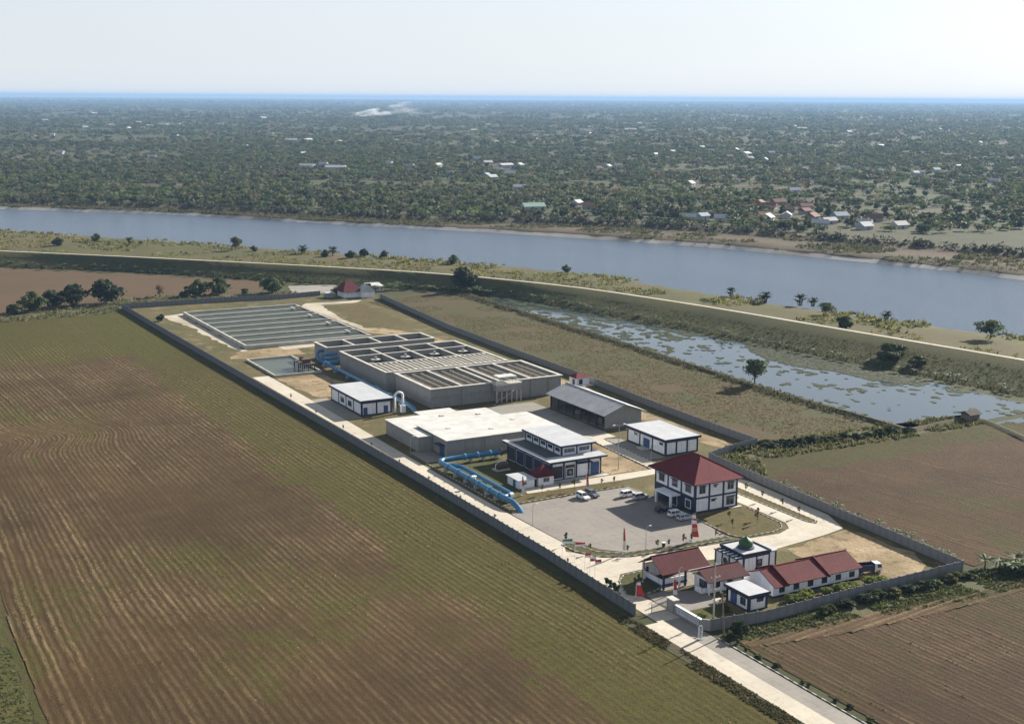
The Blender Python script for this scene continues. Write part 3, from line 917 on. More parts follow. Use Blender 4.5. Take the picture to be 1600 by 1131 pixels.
sheet('grass_strip', [(69.6, 30), (70.6, 27.6), (71.8, 29.2), (72.2, 60), (70.8, 80), (69.9, 80), (69.4, 57)], 0.17, 'lawn')
sheet('pipe_lawn', [(14.4, 84.6), (21.6, 84.8), (30.6, 86), (30.6, 116), (14.4, 112)], 0.06, 'lawn_green')
sheet('field_grass', rag([(80, 330), (100, 330), (104, 392), (84, 393)], 5, 1.5, 10), 0.047, 'lawn')
sheet('gate_lawn', [(8.4, -3.6), (18.2, -3.4), (18.2, -11.6), (8.6, -11.2)], 0.11, 'lawn_green')

# kerbs with black and white blocks
def kerb(pts, blk=1.0, h=0.16, w=0.22, closed=False, z=0.1):
    mb = MB()
    P = [Vector(p) for p in pts] + ([Vector(pts[0])] if closed else [])
    k = 0
    for a, b in zip(P[:-1], P[1:]):
        d = b - a
        n_ = max(1, round(d.length / blk))
        t = d.normalized()
        q = Vector((-t.y, t.x)) * w / 2
        for i in range(n_):
            s0, s1 = a + d * (i / n_) + t * 0.02, a + d * ((i + 1) / n_) - t * 0.02
            mb.prism([tuple(s0 - q), tuple(s1 - q), tuple(s1 + q), tuple(s0 + q)], z - 0.05, z + h, k % 2)
            k += 1
    return struct('kerb', (mb, ['kerb_pale', 'kerb_dark']), 'stuff')
kerb([(8.5, 42.4), (10.9, 42.5), (12.9, 34.9), (18, 30.9), (31, 29.7), (45.5, 29.5), (45.7, 27.7), (31, 27.9), (18, 28.8), (11.4, 32.3), (9.0, 37.5)], closed=True)
kerb([(4.5, 9.2), (7.2, 8.45), (10.5, 8.75), (14.5, 10.65), (19.5, 9.45)], 0.8)
kerb([(4.5, 9.2), (5.8, 13.3), (7.8, 17.4), (10.3, 19.6), (15, 19.8), (19.5, 19.2)], 0.8)
kerb([(10.5, 74.0), (30, 74.35), (47.5, 74.15)], 0.9)
kerb([(47.1, 45), (46.9, 30), (48.4, 27.3), (57, 27), (61.1, 28.4), (63.2, 31.4), (63.8, 45)], 0.9)
kerb([(69.2, 57), (69.5, 30), (70.6, 27.4), (72.0, 29.1), (72.4, 60)], 0.9)
kerb([(7.6, -16.5), (7.7, -140)], 1.2)
kerb([(10.0, 118), (10.2, 70)], 0.9)
kerb([(62.4, 85), (64.3, 124)], 1.0)
kerb([(66.8, 85), (68.3, 117)], 1.0)

# ================================================================== perimeter walls of posts and panels
def make_panel(L, h):
    mb = MB()
    nb = 4
    for i in range(nb):
        z0, z1 = h * i / nb, h * (i + 1) / nb
        mb.box(-L / 2, L / 2, -0.04, 0.04, z0 + (0.0 if i == 0 else 0.02), z1 - 0.02)
    mb.box(-L / 2 + 0.01, L / 2 - 0.01, -0.03, 0.03, 0.02, h - 0.03)
    return mb.mesh('panel', ['fence_concrete'])
WALLH = 2.4
PANEL = make_panel(2.26, WALLH)
POST = MB().box(-0.11, 0.11, -0.11, 0.11, 0, WALLH + 0.08).box(-0.14, 0.14, -0.14, 0.14, WALLH + 0.08, WALLH + 0.16).mesh('post', ['fence_concrete'])
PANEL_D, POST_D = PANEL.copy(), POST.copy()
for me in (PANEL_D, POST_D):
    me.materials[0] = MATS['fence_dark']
def fence(pts, label, last=True, dark=False):
    t = thing('concrete_wall', label, 'wall', (*pts[0], 0), 'perimeter walls of the works')
    rw = random.Random(len(label))
    for a, b in zip(pts[:-1], pts[1:]):
        a, b = Vector(a), Vector(b)
        d = b - a
        n_ = max(1, round(d.length / 2.4))
        ang = math.atan2(d.y, d.x)
        for i in range(n_):
            c = a + d * ((i + 0.5) / n_) - Vector(pts[0])
            o = lpart(t, 'panel', PANEL_D if dark else PANEL, (c.x, c.y, rw.uniform(-0.03, 0.03)), ang + rw.uniform(-0.006, 0.006))
            o.scale.x = d.length / n_ / 2.4
            c = a + d * (i / n_) - Vector(pts[0])
            lpart(t, 'post', POST_D if dark else POST, (c.x, c.y, 0), ang)
    if last:
        c = Vector(pts[-1]) - Vector(pts[0])
        lpart(t, 'post', POST, (c.x, c.y, 0), 0)
    return t
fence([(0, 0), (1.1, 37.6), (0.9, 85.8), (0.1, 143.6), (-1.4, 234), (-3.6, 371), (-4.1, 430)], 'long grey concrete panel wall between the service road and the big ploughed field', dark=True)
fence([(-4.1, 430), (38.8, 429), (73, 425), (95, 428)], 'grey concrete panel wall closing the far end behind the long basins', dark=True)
fence([(118.5, 405), (109.6, 308), (107.8, 247), (107, 197), (104.8, 152), (103.8, 115.6), (104, 91)], 'long grey concrete panel wall between the works and the pond meadow')
fence([(104, 90.6), (92, 88), (82, 84.5), (80.4, 62)], 'short kinked concrete panel wall behind the red roofed office')
fence([(80.4, 61.6), (78.8, 30), (77, -12.2)], 'concrete panel wall beside the ring road and the brown field')
fence([(76.6, -12.4), (48, -13.2), (21.6, -14.4), (8.6, -13.0)], 'low front concrete panel wall beside the small white guard building')

# ================================================================== framed buildings
def rect_frame(mb, face, c, w0, w1, z0, z1, t=0.2, d=0.1):
    """a frame of four bars on a wall; face 'f' looks to -Y at y=c, 'l' looks to -X at x=c, 'r' to +X, 'b' to +Y"""
    s = -1 if face in 'fl' else 1
    e0, e1 = (c - d, c) if s < 0 else (c, c + d)
    for a0, a1, b0, b1 in ((w0 - t, w0, z0 - t, z1 + t), (w1, w1 + t, z0 - t, z1 + t), (w0, w1, z0 - t, z0), (w0, w1, z1, z1 + t)):
        if face in 'fb':
            mb.box(a0, a1, e0, e1, b0, b1)
        else:
            mb.box(e0, e1, a0, a1, b0, b1)
    return mb
def fbox(face, c, w0, w1, z0, z1, d0, d1):
    """box on a wall face from depth d0 to d1 outwards"""
    mb = MB()
    if face == 'f': mb.box(w0, w1, c - d1, c - d0, z0, z1)
    elif face == 'b': mb.box(w0, w1, c + d0, c + d1, z0, z1)
    elif face == 'l': mb.box(c - d1, c - d0, w0, w1, z0, z1)
    else: mb.box(c + d0, c + d1, w0, w1, z0, z1)
    return mb
def window(t, face, c, w0, w1, z0, z1, split=1, frame='white_metal', hood=False, glass='glass'):
    f = part(t, 'window', rect_frame(MB(), face, c, w0, w1, z0, z1), frame)
    k = (w1 - w0) / split
    for i in range(split):
        part(f, 'pane', fbox(face, c, w0 + i * k + (0.03 if i else 0), w0 + (i + 1) * k - (0.03 if i < split - 1 else 0), z0, z1, 0.0, 0.03), glass)
    if hood:
        part(f, 'hood', fbox(face, c, w0 - 0.2, w1 + 0.2, z1 + 0.12, z1 + 0.2, 0.0, 0.5), 'navy_paint')
    return f
def door(t, face, c, w0, w1, z1, z0=0.1, m='blue_door', frame='navy_paint'):
    f = part(t, 'door', fbox(face, c, w0, w1, z0, z1, 0.0, 0.05), m)
    part(f, 'door_frame', rect_frame(MB(), face, c, w0, w1, z0, z1, 0.12, 0.09), frame)
    part(f, 'handle', fbox(face, c, w1 - 0.22, w1 - 0.12, 1.0, 1.15, 0.05, 0.12), 'rim')
    return f
def bays(a, b, n):
    return [a + (b - a) * i / n for i in range(n + 1)]
def framed(t, x0, x1, y0, y1, h, bx, by, z0=0.0, wall='white_render', cw=0.52, roof='flat_roof_clean', over=0.75, fascia=0.6, midband=None, plinth=0.35, roof_th=True):
    """white infill walls in a navy frame of columns and beams"""
    part(t, 'wall', MB().box(x0, x1, y0, y1, z0, h), wall)
    if plinth:
        part(t, 'plinth', MB().box(x0 - 0.12, x1 + 0.12, y0 - 0.12, y1 + 0.12, z0, z0 + plinth), 'navy_paint')
    e = 0.1
    cols = set()
    for x in bays(x0, x1, bx):
        cols.add((x, y0)); cols.add((x, y1))
    for y in bays(y0, y1, by):
        cols.add((x0, y)); cols.add((x1, y))
    for x, y in sorted(cols):
        cx = min(max(x, x0 - e + cw / 2), x1 + e - cw / 2)
        cy = min(max(y, y0 - e + cw / 2), y1 + e - cw / 2)
        part(t, 'column', MB().box(cx - cw / 2, cx + cw / 2, cy - cw / 2, cy + cw / 2, z0 + 0.01, h - 0.01), 'navy_paint')
    zs = [h - 0.28] + ([midband] if midband else [])
    for z in zs:
        b = MB()
        d = e - 0.025
        b.box(x0 - d, x1 + d, y0 - d, y0 + 0.1, z - 0.22, z + 0.22).box(x0 - d, x1 + d, y1 - 0.1, y1 + d, z - 0.22, z + 0.22)
        b.box(x0 - d, x0 + 0.1, y0 + 0.1, y1 - 0.1, z - 0.22, z + 0.22).box(x1 - 0.1, x1 + d, y0 + 0.1, y1 - 0.1, z - 0.22, z + 0.22)
        part(t, 'beam', b, 'navy_paint')
    if roof:
        r = part(t, 'roof', MB().box(x0 - over, x1 + over, y0 - over, y1 + over, h, h + fascia), 'navy_paint')
        part(r, 'roof_sheet', MB().box(x0 - over + 0.12, x1 + over - 0.12, y0 - over + 0.12, y1 + over - 0.12, h + fascia, h + fascia + 0.03), roof)
        g = MB()
        X0, X1, Y0, Y1, Z = x0 - over, x1 + over, y0 - over, y1 + over, h + fascia
        g.box(X0, X1, Y0, Y0 + 0.12, Z, Z + 0.07).box(X0, X1, Y1 - 0.12, Y1, Z, Z + 0.07).box(X0, X0 + 0.12, Y0 + 0.12, Y1 - 0.12, Z, Z + 0.07).box(X1 - 0.12, X1, Y0 + 0.12, Y1 - 0.12, Z, Z + 0.07)
        part(r, 'roof_edge', g, 'navy_paint')

# --- the two-storey office with a hipped red roof
t = thing('office_building', 'two storey white office with navy frame and red hipped roof', 'building', (55.6, 55.2, 0))
x0, x1, y0, y1 = 49.2, 62.2, 47.0, 63.9
framed(t, x0, x1, y0, y1, 7.6, 3, 3, midband=3.85, roof=None, plinth=0.5)
ex0, ex1, ey0, ey1, ez, rz_ = 47.8, 63.7, 45.5, 65.4, 7.62, 12.4
cx, cy = (ex0 + ex1) / 2, (ey0 + ey1) / 2
ra, rb = cy - 1.6, cy + 1.6
rf = part(t, 'roof', MB().box(ex0, ex1, ey0, ey1, ez, ez + 0.22), 'navy_paint')
rm = MB()
A, B, Cc, D, E1, E2 = (ex0, ey0, ez + 0.22), (ex1, ey0, ez + 0.22), (ex1, ey1, ez + 0.22), (ex0, ey1, ez + 0.22), (cx, ra, rz_), (cx, rb, rz_)
rm.poly([A, B, E1]); rm.poly([B, Cc, E2, E1]); rm.poly([Cc, D, E2]); rm.poly([D, A, E1, E2])
part(rf, 'roof_sheet', rm, 'red_roof')
for P_, Q_ in ((A, E1), (B, E1), (Cc, E2), (D, E2), (E1, E2)):
    part(rf, 'ridge_cap', MB().tube([P_, Q_], 0.14, 6), 'red_roof_dark')
fb, lb = bays(x0, x1, 3), bays(y0, y1, 3)
for i in range(3):
    a, b = fb[i], fb[i + 1]
    w = b - a
    if i != 1:
        window(t, 'f', y0, a + w * 0.28, b - w * 0.28, 4.9, 6.7, 2, hood=True)
    else:
        window(t, 'f', y0, a + w * 0.30, a + w * 0.52, 6.0, 6.6, 1, hood=True)
    if i == 2:
        window(t, 'f', y0, a + w * 0.22, b - w * 0.22, 0.9, 3.0, 2, hood=True)
    if i == 1:
        window(t, 'f', y0, a + w * 0.15, a + w * 0.45, 2.5, 3.0, 1, hood=True)
for i in range(3):
    a, b = lb[i], lb[i + 1]
    w = b - a
    window(t, 'l', x0, a + w * 0.27, b - w * 0.30, 4.8, 6.6, 3, hood=True)
part(t, 'dado', fbox('l', x0, y0 + 0.3, y1 - 0.3, 0.5, 3.6, 0.0, 0.06), 'navy_paint')
window(t, 'l', x0 - 0.06, lb[0] + 1.6, lb[0] + 3.6, 1.0, 2.9, 2)
door(t, 'l', x0 - 0.06, lb[1] + 1.6, lb[1] + 3.8, 2.9, m='glass', frame='white_metal')
por = part(t, 'porch', MB().box(x0 - 3.2, x0 - 0.1, lb[1] + 0.2, lb[2] + 1.6, 3.15, 3.5), 'white_render')
for yy in (lb[1] + 0.6, lb[2] + 1.2):
    part(por, 'porch_column', MB().box(x0 - 3.0, x0 - 2.5, yy - 0.25, yy + 0.25, 0.1, 3.15), 'white_render')
part(t, 'step', MB().box(x1 - 2.6, x1 + 1.0, y0 - 0.9, y0 - 0.13, 0.0, 0.25), 'coping')

# --- white flat roofed store with a navy frame beyond the office
t = thing('electrical_building', 'white flat roofed building with navy frame just behind the red roofed office', 'building', (79.4, 104, 0))
x0, x1, y0, y1 = 73.9, 85.2, 94.2, 113.6
framed(t, x0, x1, y0, y1, 4.2, 3, 3)
lb = bays(y0, y1, 3)
door(t, 'l', x0, lb[1] + 1.6, lb[1] + 4.4, 2.8)
part(t, 'door_frame', rect_frame(MB(), 'l', x0, lb[1] + 1.2, lb[1] + 4.8, 0.1, 3.2, 0.2, 0.14), 'white_metal')
part(t, 'step', MB().box(x0 - 2.4, x0 - 0.13, lb[1] + 1.2, lb[1] + 4.8, 0.0, 0.3), 'coping')
for i in (0, 2):
    window(t, 'l', x0, lb[i] + 1.2, lb[i] + 3.0, 2.7, 3.5, 2)

# --- small white and navy building by the service road
t = thing('chemical_building', 'white flat roofed building with navy columns beside the service road and white vent pipes', 'building', (20.3, 191, 0))
x0, x1, y0, y1 = 15.2, 25.6, 178, 204.2
framed(t, x0, x1, y0, y1, 4.4, 2, 4, roof='flat_roof_clean')
lb = bays(y0, y1, 4)
for i in (1, 2):
    window(t, 'l', x0, lb[i] + 1.6, lb[i + 1] - 1.6, 1.2, 3.0, 3)
door(t, 'f', y0, x0 + 0.8, x0 + 1.9, 2.5)
door(t, 'f', y0, x1 - 2.6, x1 - 1.4, 2.5)
v_ = thing('vent_pipe', 'white U shaped vent pipe standing at the corner of the white building', 'pipe', (26.6, 176.6, 0))
path = [(26.2, 176.6, 0.1), (26.2, 176.6, 5.6)] + [(26.2 + 1.4 - 1.4 * math.cos(a), 176.6, 5.6 + 1.2 * math.sin(a)) for a in np.linspace(0.3, math.pi - 0.3, 7)] + [(29.0, 176.6, 5.4), (29.0, 176.6, 2.4)]
part(v_, 'duct', MB().tube(path, 0.38, 10), 'white_metal', True)
part(v_, 'fan_box', MB().box(28.3, 29.7, 175.9, 177.3, 0.1, 2.4), 'white_metal')
part(v_, 'collar', MB().cyl(26.2, 176.6, 0.05, 0.5, 0.55, 10), 'grey_metal')

# --- clear water reservoir with the big white roof
t = thing('reservoir', 'wide low grey reservoir with a big stained white flat roof', 'reservoir', (33, 140, 0))
PA = [(17.6, 120.6), (54.4, 120.6), (54.4, 140.6), (17.6, 140.6)]
PB = [(13.2, 130.2), (17.55, 130.2), (17.55, 140.65), (54.35, 140.65), (54.35, 141.4), (46.8, 141.4), (46.8, 153.4), (36.6, 153.4), (36.6, 158.4), (25.0, 158.4), (25.0, 153.8), (13.2, 153.8)]
part(t, 'wall', MB().prism(PA, 0, 4.95), 'grey_concrete_wall')
part(t, 'wall', MB().prism(PB, 0, 4.3), 'grey_concrete_wall')
r = part(t, 'roof', MB().box(17.3, 54.7, 120.3, 140.9, 4.95, 5.15), 'flat_roof')
r = part(t, 'roof', MB().prism([(12.9, 129.9), (17.28, 129.9), (17.28, 140.95), (54.65, 140.95), (54.65, 141.7), (47.1, 141.7), (47.1, 153.7), (36.9, 153.7), (36.9, 158.7), (24.7, 158.7), (24.7, 154.1), (12.9, 154.1)], 4.3, 4.52), 'flat_roof')
for x in (23.6, 29.8, 36, 42.2, 48.4):
    part(t, 'pilaster', MB().box(x - 0.22, x + 0.22, 120.35, 120.6, 0, 4.9), 'grey_concrete_wall')
door(t, 'l', 17.6, 122.6, 125.2, 3.0)
part(t, 'door_hood', MB().box(15.9, 17.6, 122.0, 125.8, 3.3, 3.5), 'navy_paint')
part(t, 'ladder', MB().box(54.4, 54.6, 126, 126.1, 0, 5.2).box(54.4, 54.6, 126.6, 126.7, 0, 5.2), 'grey_metal')
for x, y in ((24, 133), (35, 127), (46, 134), (30, 150), (41, 147)):
    h_ = part(t, 'hatch', MB().box(x - 0.6, x + 0.6, y - 0.6, y + 0.6, 4.5, 5.3 if y < 140 else 4.75), 'coping')
rl = part(t, 'roof_rail', MB().box(54.9, 55.3, 122, 142, 0, 0.9), 'coping', label='pale low wall along the reservoir')

# --- pump house: low block with a raised middle
t = thing('pump_house', 'two level navy and white pump house with white flat roofs', 'building', (40, 98, 0))
x0, x1, y0, y1 = 32, 47.6, 87.2, 111.4
framed(t, x0, x1, y0, y1, 5.1, 4, 5, roof=None)
lo = part(t, 'lower_roof', MB().box(30.8, 48.9, 85.9, 112.6, 5.1, 5.5), 'navy_paint')
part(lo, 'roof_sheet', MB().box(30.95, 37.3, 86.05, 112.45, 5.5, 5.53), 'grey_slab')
part(lo, 'roof_edge', MB().box(30.8, 32.2, 85.9, 112.6, 5.53, 5.62).box(32.2, 48.9, 85.9, 90.4, 5.53, 5.62), 'flat_roof_clean')
up = part(t, 'upper_wall', MB().box(37.4, 47.0, 91.0, 110.6, 5.5, 7.9), 'white_render')
for x in bays(37.5, 46.9, 2):
    part(t, 'column', MB().box(x - 0.2, x + 0.2, 90.88, 91.2, 5.52, 7.9), 'navy_paint')
for y in bays(91.1, 110.5, 5):
    part(t, 'column', MB().box(37.28, 37.6, y - 0.2, y + 0.2, 5.52, 7.9), 'navy_paint')
for i in range(5):
    b_ = bays(91.1, 110.5, 5)
    window(t, 'l', 37.4, b_[i] + 0.7, b_[i + 1] - 0.7, 6.3, 7.3, 2)
for i in range(2):
    b_ = bays(37.5, 46.9, 2)
    window(t, 'f', 91.0, b_[i] + 0.7, b_[i + 1] - 0.7, 6.2, 7.3, 3)
ur = part(t, 'upper_roof', MB().box(36.5, 47.9, 90.1, 111.5, 7.9, 8.35), 'navy_paint')
part(ur, 'roof_sheet', MB().box(36.65, 47.75, 90.25, 111.35, 8.35, 8.39), 'flat_roof_clean')
fb, lb = bays(x0, x1, 4), bays(y0, y1, 5)
part(t, 'grille', fbox('f', y0, fb[1] + 0.5, fb[2] - 0.5, 0.6, 3.9, 0.0, 0.06), 'dark_metal')
part(t, 'grille', fbox('f', y0, fb[0] + 0.4, fb[1] - 0.4, 0.6, 3.9, 0.0, 0.06), 'dark_metal')
f_ = part(t, 'vent_frame', rect_frame(MB(), 'f', y0 - 0.06, fb[1] + 0.9, fb[1] + 2.9, 0.9, 2.9, 0.16, 0.1), 'white_metal')
part(f_, 'vent', MB().cyl((fb[1] + 1.9), y0 - 0.1, 1.5, 2.3, 0.45, 10), 'grey_metal')
door(t, 'f', y0, fb[3] + 0.7, fb[4] - 0.8, 3.6)
part(t, 'door_frame', rect_frame(MB(), 'f', y0, fb[3] + 0.5, fb[4] - 0.55, 0.1, 3.9, 0.18, 0.12), 'white_metal')
for i in range(5):
    part(t, 'shutter', fbox('l', x0, lb[i] + 0.5, lb[i + 1] - 0.5, 0.5, 4.3, 0.0, 0.05), 'navy_paint' if i < 4 else 'dark_metal')
part(t, 'canopy', MB().box(fb[2] - 0.3, fb[3] + 0.4, y0 - 1.5, y0 - 0.1, 4.2, 4.4), 'navy_paint')
part(t, 'apron', MB().box(x0 - 0.4, x1 + 1.6, y0 - 2.0, y0 - 0.13, 0.0, 0.16), 'coping')

# --- kiosks in front of the pump house
t = thing('guard_hut', 'small white hut with a dark red pyramid roof before the pump house', 'hut', (28.6, 86.2, 0))
part(t, 'wall', MB().box(26.8, 31.4, 84.8, 88.6, 0, 2.6), 'white_render')
a0, a1, b0, b1 = 26.0, 32.2, 84.0, 89.4
r = MB()
cx, cy = (a0 + a1) / 2, (b0 + b1) / 2
for p_, q_ in (((a0, b0, 2.6), (a1, b0, 2.6)), ((a1, b0, 2.6), (a1, b1, 2.6)), ((a1, b1, 2.6), (a0, b1, 2.6)), ((a0, b1, 2.6), (a0, b0, 2.6))):
    r.poly([p_, q_, (cx, cy, 5.4)])
r.poly([(a0, b0, 2.6), (a0, b1, 2.6), (a1, b1, 2.6), (a1, b0, 2.6)])
part(t, 'roof', r, 'red_roof_dark')
window(t, 'f', 84.8, 28.2, 30.0, 1.0, 2.1, 2)
door(t, 'l', 26.8, 86.0, 86.9, 2.2)
t = thing('meter_box', 'small grey box building with a white slab roof beside the blue pipes', 'hut', (23.3, 88, 0))
part(t, 'wall', MB().box(21.0, 25.6, 84.9, 91.2, 0, 2.2), 'white_render')
part(t, 'roof', MB().box(20.6, 26.0, 84.5, 91.6, 2.2, 2.42), 'flat_roof_clean')
window(t, 'f', 84.9, 22.3, 23.2, 1.1, 1.8, 1)
door(t, 'l', 21.0, 87.0, 87.9, 2.0)
t = thing('pump_unit', 'small brown curved pump unit on the lawn inside the blue pipe loop', 'pump', (25.6, 103.2, 0))
part(t, 'base', MB().box(23.4, 27.8, 101.8, 104.6, 0, 0.35), 'coping')
part(t, 'drum', MB().tube([(24.2, 103.2, 1.2), (27.2, 103.2, 1.2)], 1.0, 12), 'machine_brown')
part(t, 'hood', MB().tube([(23.8, 103.2, 0.4), (23.8, 103.2, 1.6), (24.6, 103.2, 2.3), (26.0, 103.2, 2.5), (27.0, 103.2, 2.3), (27.6, 103.2, 1.6), (27.6, 103.2, 0.4)], 0.12, 6), 'white_metal')

# --- warehouse
t = thing('warehouse', 'long grey gabled warehouse with an open dark side', 'warehouse', (81.6, 144, 0))
x0, x1, y0, y1 = 75.0, 88.6, 128.0, 161.0
xm, ze, zr = 81.8, 4.7, 7.2
part(t, 'gable_wall', MB()._add([(x0, y0, 0), (x1, y0, 0), (x1, y0, ze), (xm, y0, zr - 0.05), (x0, y0, ze), (x0, y0 + 0.3, 0), (x1, y0 + 0.3, 0), (x1, y0 + 0.3, ze), (xm, y0 + 0.3, zr - 0.05), (x0, y0 + 0.3, ze)],
     [(0, 1, 2, 3, 4), (9, 8, 7, 6, 5), (0, 5, 6, 1), (1, 6, 7, 2), (2, 7, 8, 3), (3, 8, 9, 4), (4, 9, 5, 0)]), 'grey_concrete_wall')
part(t, 'gable_wall', MB()._add([(x0, y1, 0), (x1, y1, 0), (x1, y1, ze), (xm, y1, zr - 0.05), (x0, y1, ze), (x0, y1 - 0.3, 0), (x1, y1 - 0.3, 0), (x1, y1 - 0.3, ze), (xm, y1 - 0.3, zr - 0.05), (x0, y1 - 0.3, ze)],
     [(4, 3, 2, 1, 0), (5, 6, 7, 8, 9), (1, 6, 5, 0), (2, 7, 6, 1), (3, 8, 7, 2), (4, 9, 8, 3), (0, 5, 9, 4)]), 'grey_concrete_wall')
part(t, 'back_wall', MB().box(x1 - 0.3, x1, y0 + 0.3, y1 - 0.3, 0, ze), 'grey_concrete_wall')
part(t, 'floor', MB().box(x0, x1 - 0.3, y0 + 0.3, y1 - 0.3, 0, 0.14), 'concrete_old_shade')
for y in bays(y0 + 0.2, y1 - 0.2, 7):
    part(t, 'column', MB().box(x0, x0 + 0.35, y - 0.17, y + 0.17, 0, ze), 'dark_metal')
part(t, 'eave_beam', MB().box(x0 + 0.02, x0 + 0.33, y0 + 0.4, y1 - 0.4, ze - 0.4, ze - 0.02), 'dark_metal')
r = MB()
r._add([(73.8, 126.6, ze - 0.3), (73.8, 162.2, ze - 0.3), (xm, 162.2, zr + 0.12), (xm, 126.6, zr + 0.12), (73.8, 126.6, ze - 0.18), (73.8, 162.2, ze - 0.18), (xm, 162.2, zr + 0.24), (xm, 126.6, zr + 0.24)],
       [(0, 1, 2, 3), (7, 6, 5, 4), (0, 4, 5, 1), (1, 5, 6, 2), (3, 7, 4, 0)])
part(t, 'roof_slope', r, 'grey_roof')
r = MB()
r._add([(89.8, 126.6, ze - 0.3), (89.8, 162.2, ze - 0.3), (xm + 0.01, 162.2, zr + 0.12), (xm + 0.01, 126.6, zr + 0.12), (89.8, 126.6, ze - 0.18), (89.8, 162.2, ze - 0.18), (xm + 0.01, 162.2, zr + 0.24), (xm + 0.01, 126.6, zr + 0.24)],
       [(3, 2, 1, 0), (4, 5, 6, 7), (1, 5, 4, 0), (2, 6, 5, 1), (0, 4, 7, 3)])
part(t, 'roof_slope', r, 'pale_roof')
part(t, 'ridge_cap', MB().tube([(xm, 126.6, zr + 0.24), (xm, 162.2, zr + 0.24)], 0.13, 6), 'grey_roof')
for k, (bx_, by_, bh) in enumerate(((78, 134, 1.4), (80, 140, 2.0), (77.6, 147, 1.2), (81, 153, 1.8))):
    single('stacked_crate', MB().box(bx_, bx_ + 2.2, by_, by_ + 2.6, 0.14, bh).box(bx_ + 0.2, bx_ + 2.0, by_ + 0.2, by_ + 2.4, bh, bh + 0.35),
           'dark_metal' if k % 2 else 'wood_pole', ('brown stack nearest the front gable inside the open warehouse', 'tall dark stack, second from the warehouse gable', 'low brown stack, third from the warehouse gable', 'dark stack deepest inside the open warehouse')[k], 'crate', 'stacks inside the warehouse', loc=(bx_, by_, 0))

# --- small kiosk by the meadow wall
t = thing('kiosk', 'tiny white kiosk with a red roof by the meadow wall', 'hut', (106, 186, 0))
x0, x1, y0, y1 = 99.0, 104.2, 183.6, 188.6
part(t, 'wall', MB().box(x0, x1, y0, y1, 0, 3.0), 'white_render')
part(t, 'roof', MB()._add([(x0 - 0.5, y0 - 0.5, 3.0), (x1 + 0.5, y0 - 0.5, 3.0), (x1 + 0.5, y1 + 0.5, 3.0), (x0 - 0.5, y1 + 0.5, 3.0), (x0 + 1.6, (y0 + y1) / 2, 4.3), (x1 - 1.6, (y0 + y1) / 2, 4.3)],
     [(3, 2, 1, 0), (0, 1, 5, 4), (2, 3, 4, 5), (1, 2, 5), (3, 0, 4)]), 'red_roof')
window(t, 'f', y0, x0 + 1.2, x0 + 2.2, 0.9, 2.3, 1, 'navy_paint')
door(t, 'l', x0, y0 + 1.4, y0 + 2.6, 2.3)
part(t, 'slab', MB().box(x0 - 2.0, x1 + 1.2, y0 - 1.6, y1 + 1.5, 0.0, 0.2), 'coping')

# ================================================================== tanks and basins
def tank(t, x0, x1, y0, y1, h, nx, ny, wt=0.5, water=1.0, over=0.5, m='grey_concrete_wall', wm='tank_water', xs=None, ys=None):
    xs = xs or bays(x0 + wt / 2, x1 - wt / 2, nx)
    ys = ys or bays(y0 + wt / 2, y1 - wt / 2, ny)
    part(t, 'wall', MB().box(x0, x1, y0, y0 + wt, 0, h), m)
    part(t, 'wall', MB().box(x0, x1, y1 - wt, y1, 0, h), m)
    part(t, 'wall', MB().box(x0, x0 + wt, y0 + wt, y1 - wt, 0, h), m)
    part(t, 'wall', MB().box(x1 - wt, x1, y0 + wt, y1 - wt, 0, h), m)
    for x in xs[1:-1]:
        part(t, 'divider', MB().box(x - wt / 2, x + wt / 2, y0 + wt, y1 - wt, 0.1, h - 0.004), m)
    for y in ys[1:-1]:
        part(t, 'divider', MB().box(x0 + wt, x1 - wt, y - wt / 2, y + wt / 2, 0.1, h - 0.008), m)
    o = over
    cm = MB()
    cm.box(x0 - o, x1 + o, y0 - o, y0 + wt + 0.15, h, h + 0.18).box(x0 - o, x1 + o, y1 - wt - 0.15, y1 + o, h, h + 0.18)
    cm.box(x0 - o, x0 + wt + 0.15, y0 + wt + 0.15, y1 - wt - 0.15, h, h + 0.18).box(x1 - wt - 0.15, x1 + o, y0 + wt + 0.15, y1 - wt - 0.15, h, h + 0.18)
    part(t, 'coping', cm, 'coping')  # tops paler than the same concrete's walls: sunlight put into the colour
    for x in xs[1:-1]:
        part(t, 'coping', MB().box(x - wt / 2 - 0.15, x + wt / 2 + 0.15, y0 + wt + 0.15, y1 - wt - 0.15, h, h + 0.175), 'coping')
    for y in ys[1:-1]:
        part(t, 'coping', MB().box(x0 + wt + 0.15, x1 - wt - 0.15, y - wt / 2 - 0.15, y + wt / 2 + 0.15, h, h + 0.17), 'coping')
    part(t, 'water', MB().poly([(x0 + wt, y0 + wt, h - water), (x1 - wt, y0 + wt, h - water), (x1 - wt, y1 - wt, h - water), (x0 + wt, y1 - wt, h - water)]), wm)
    return xs, ys

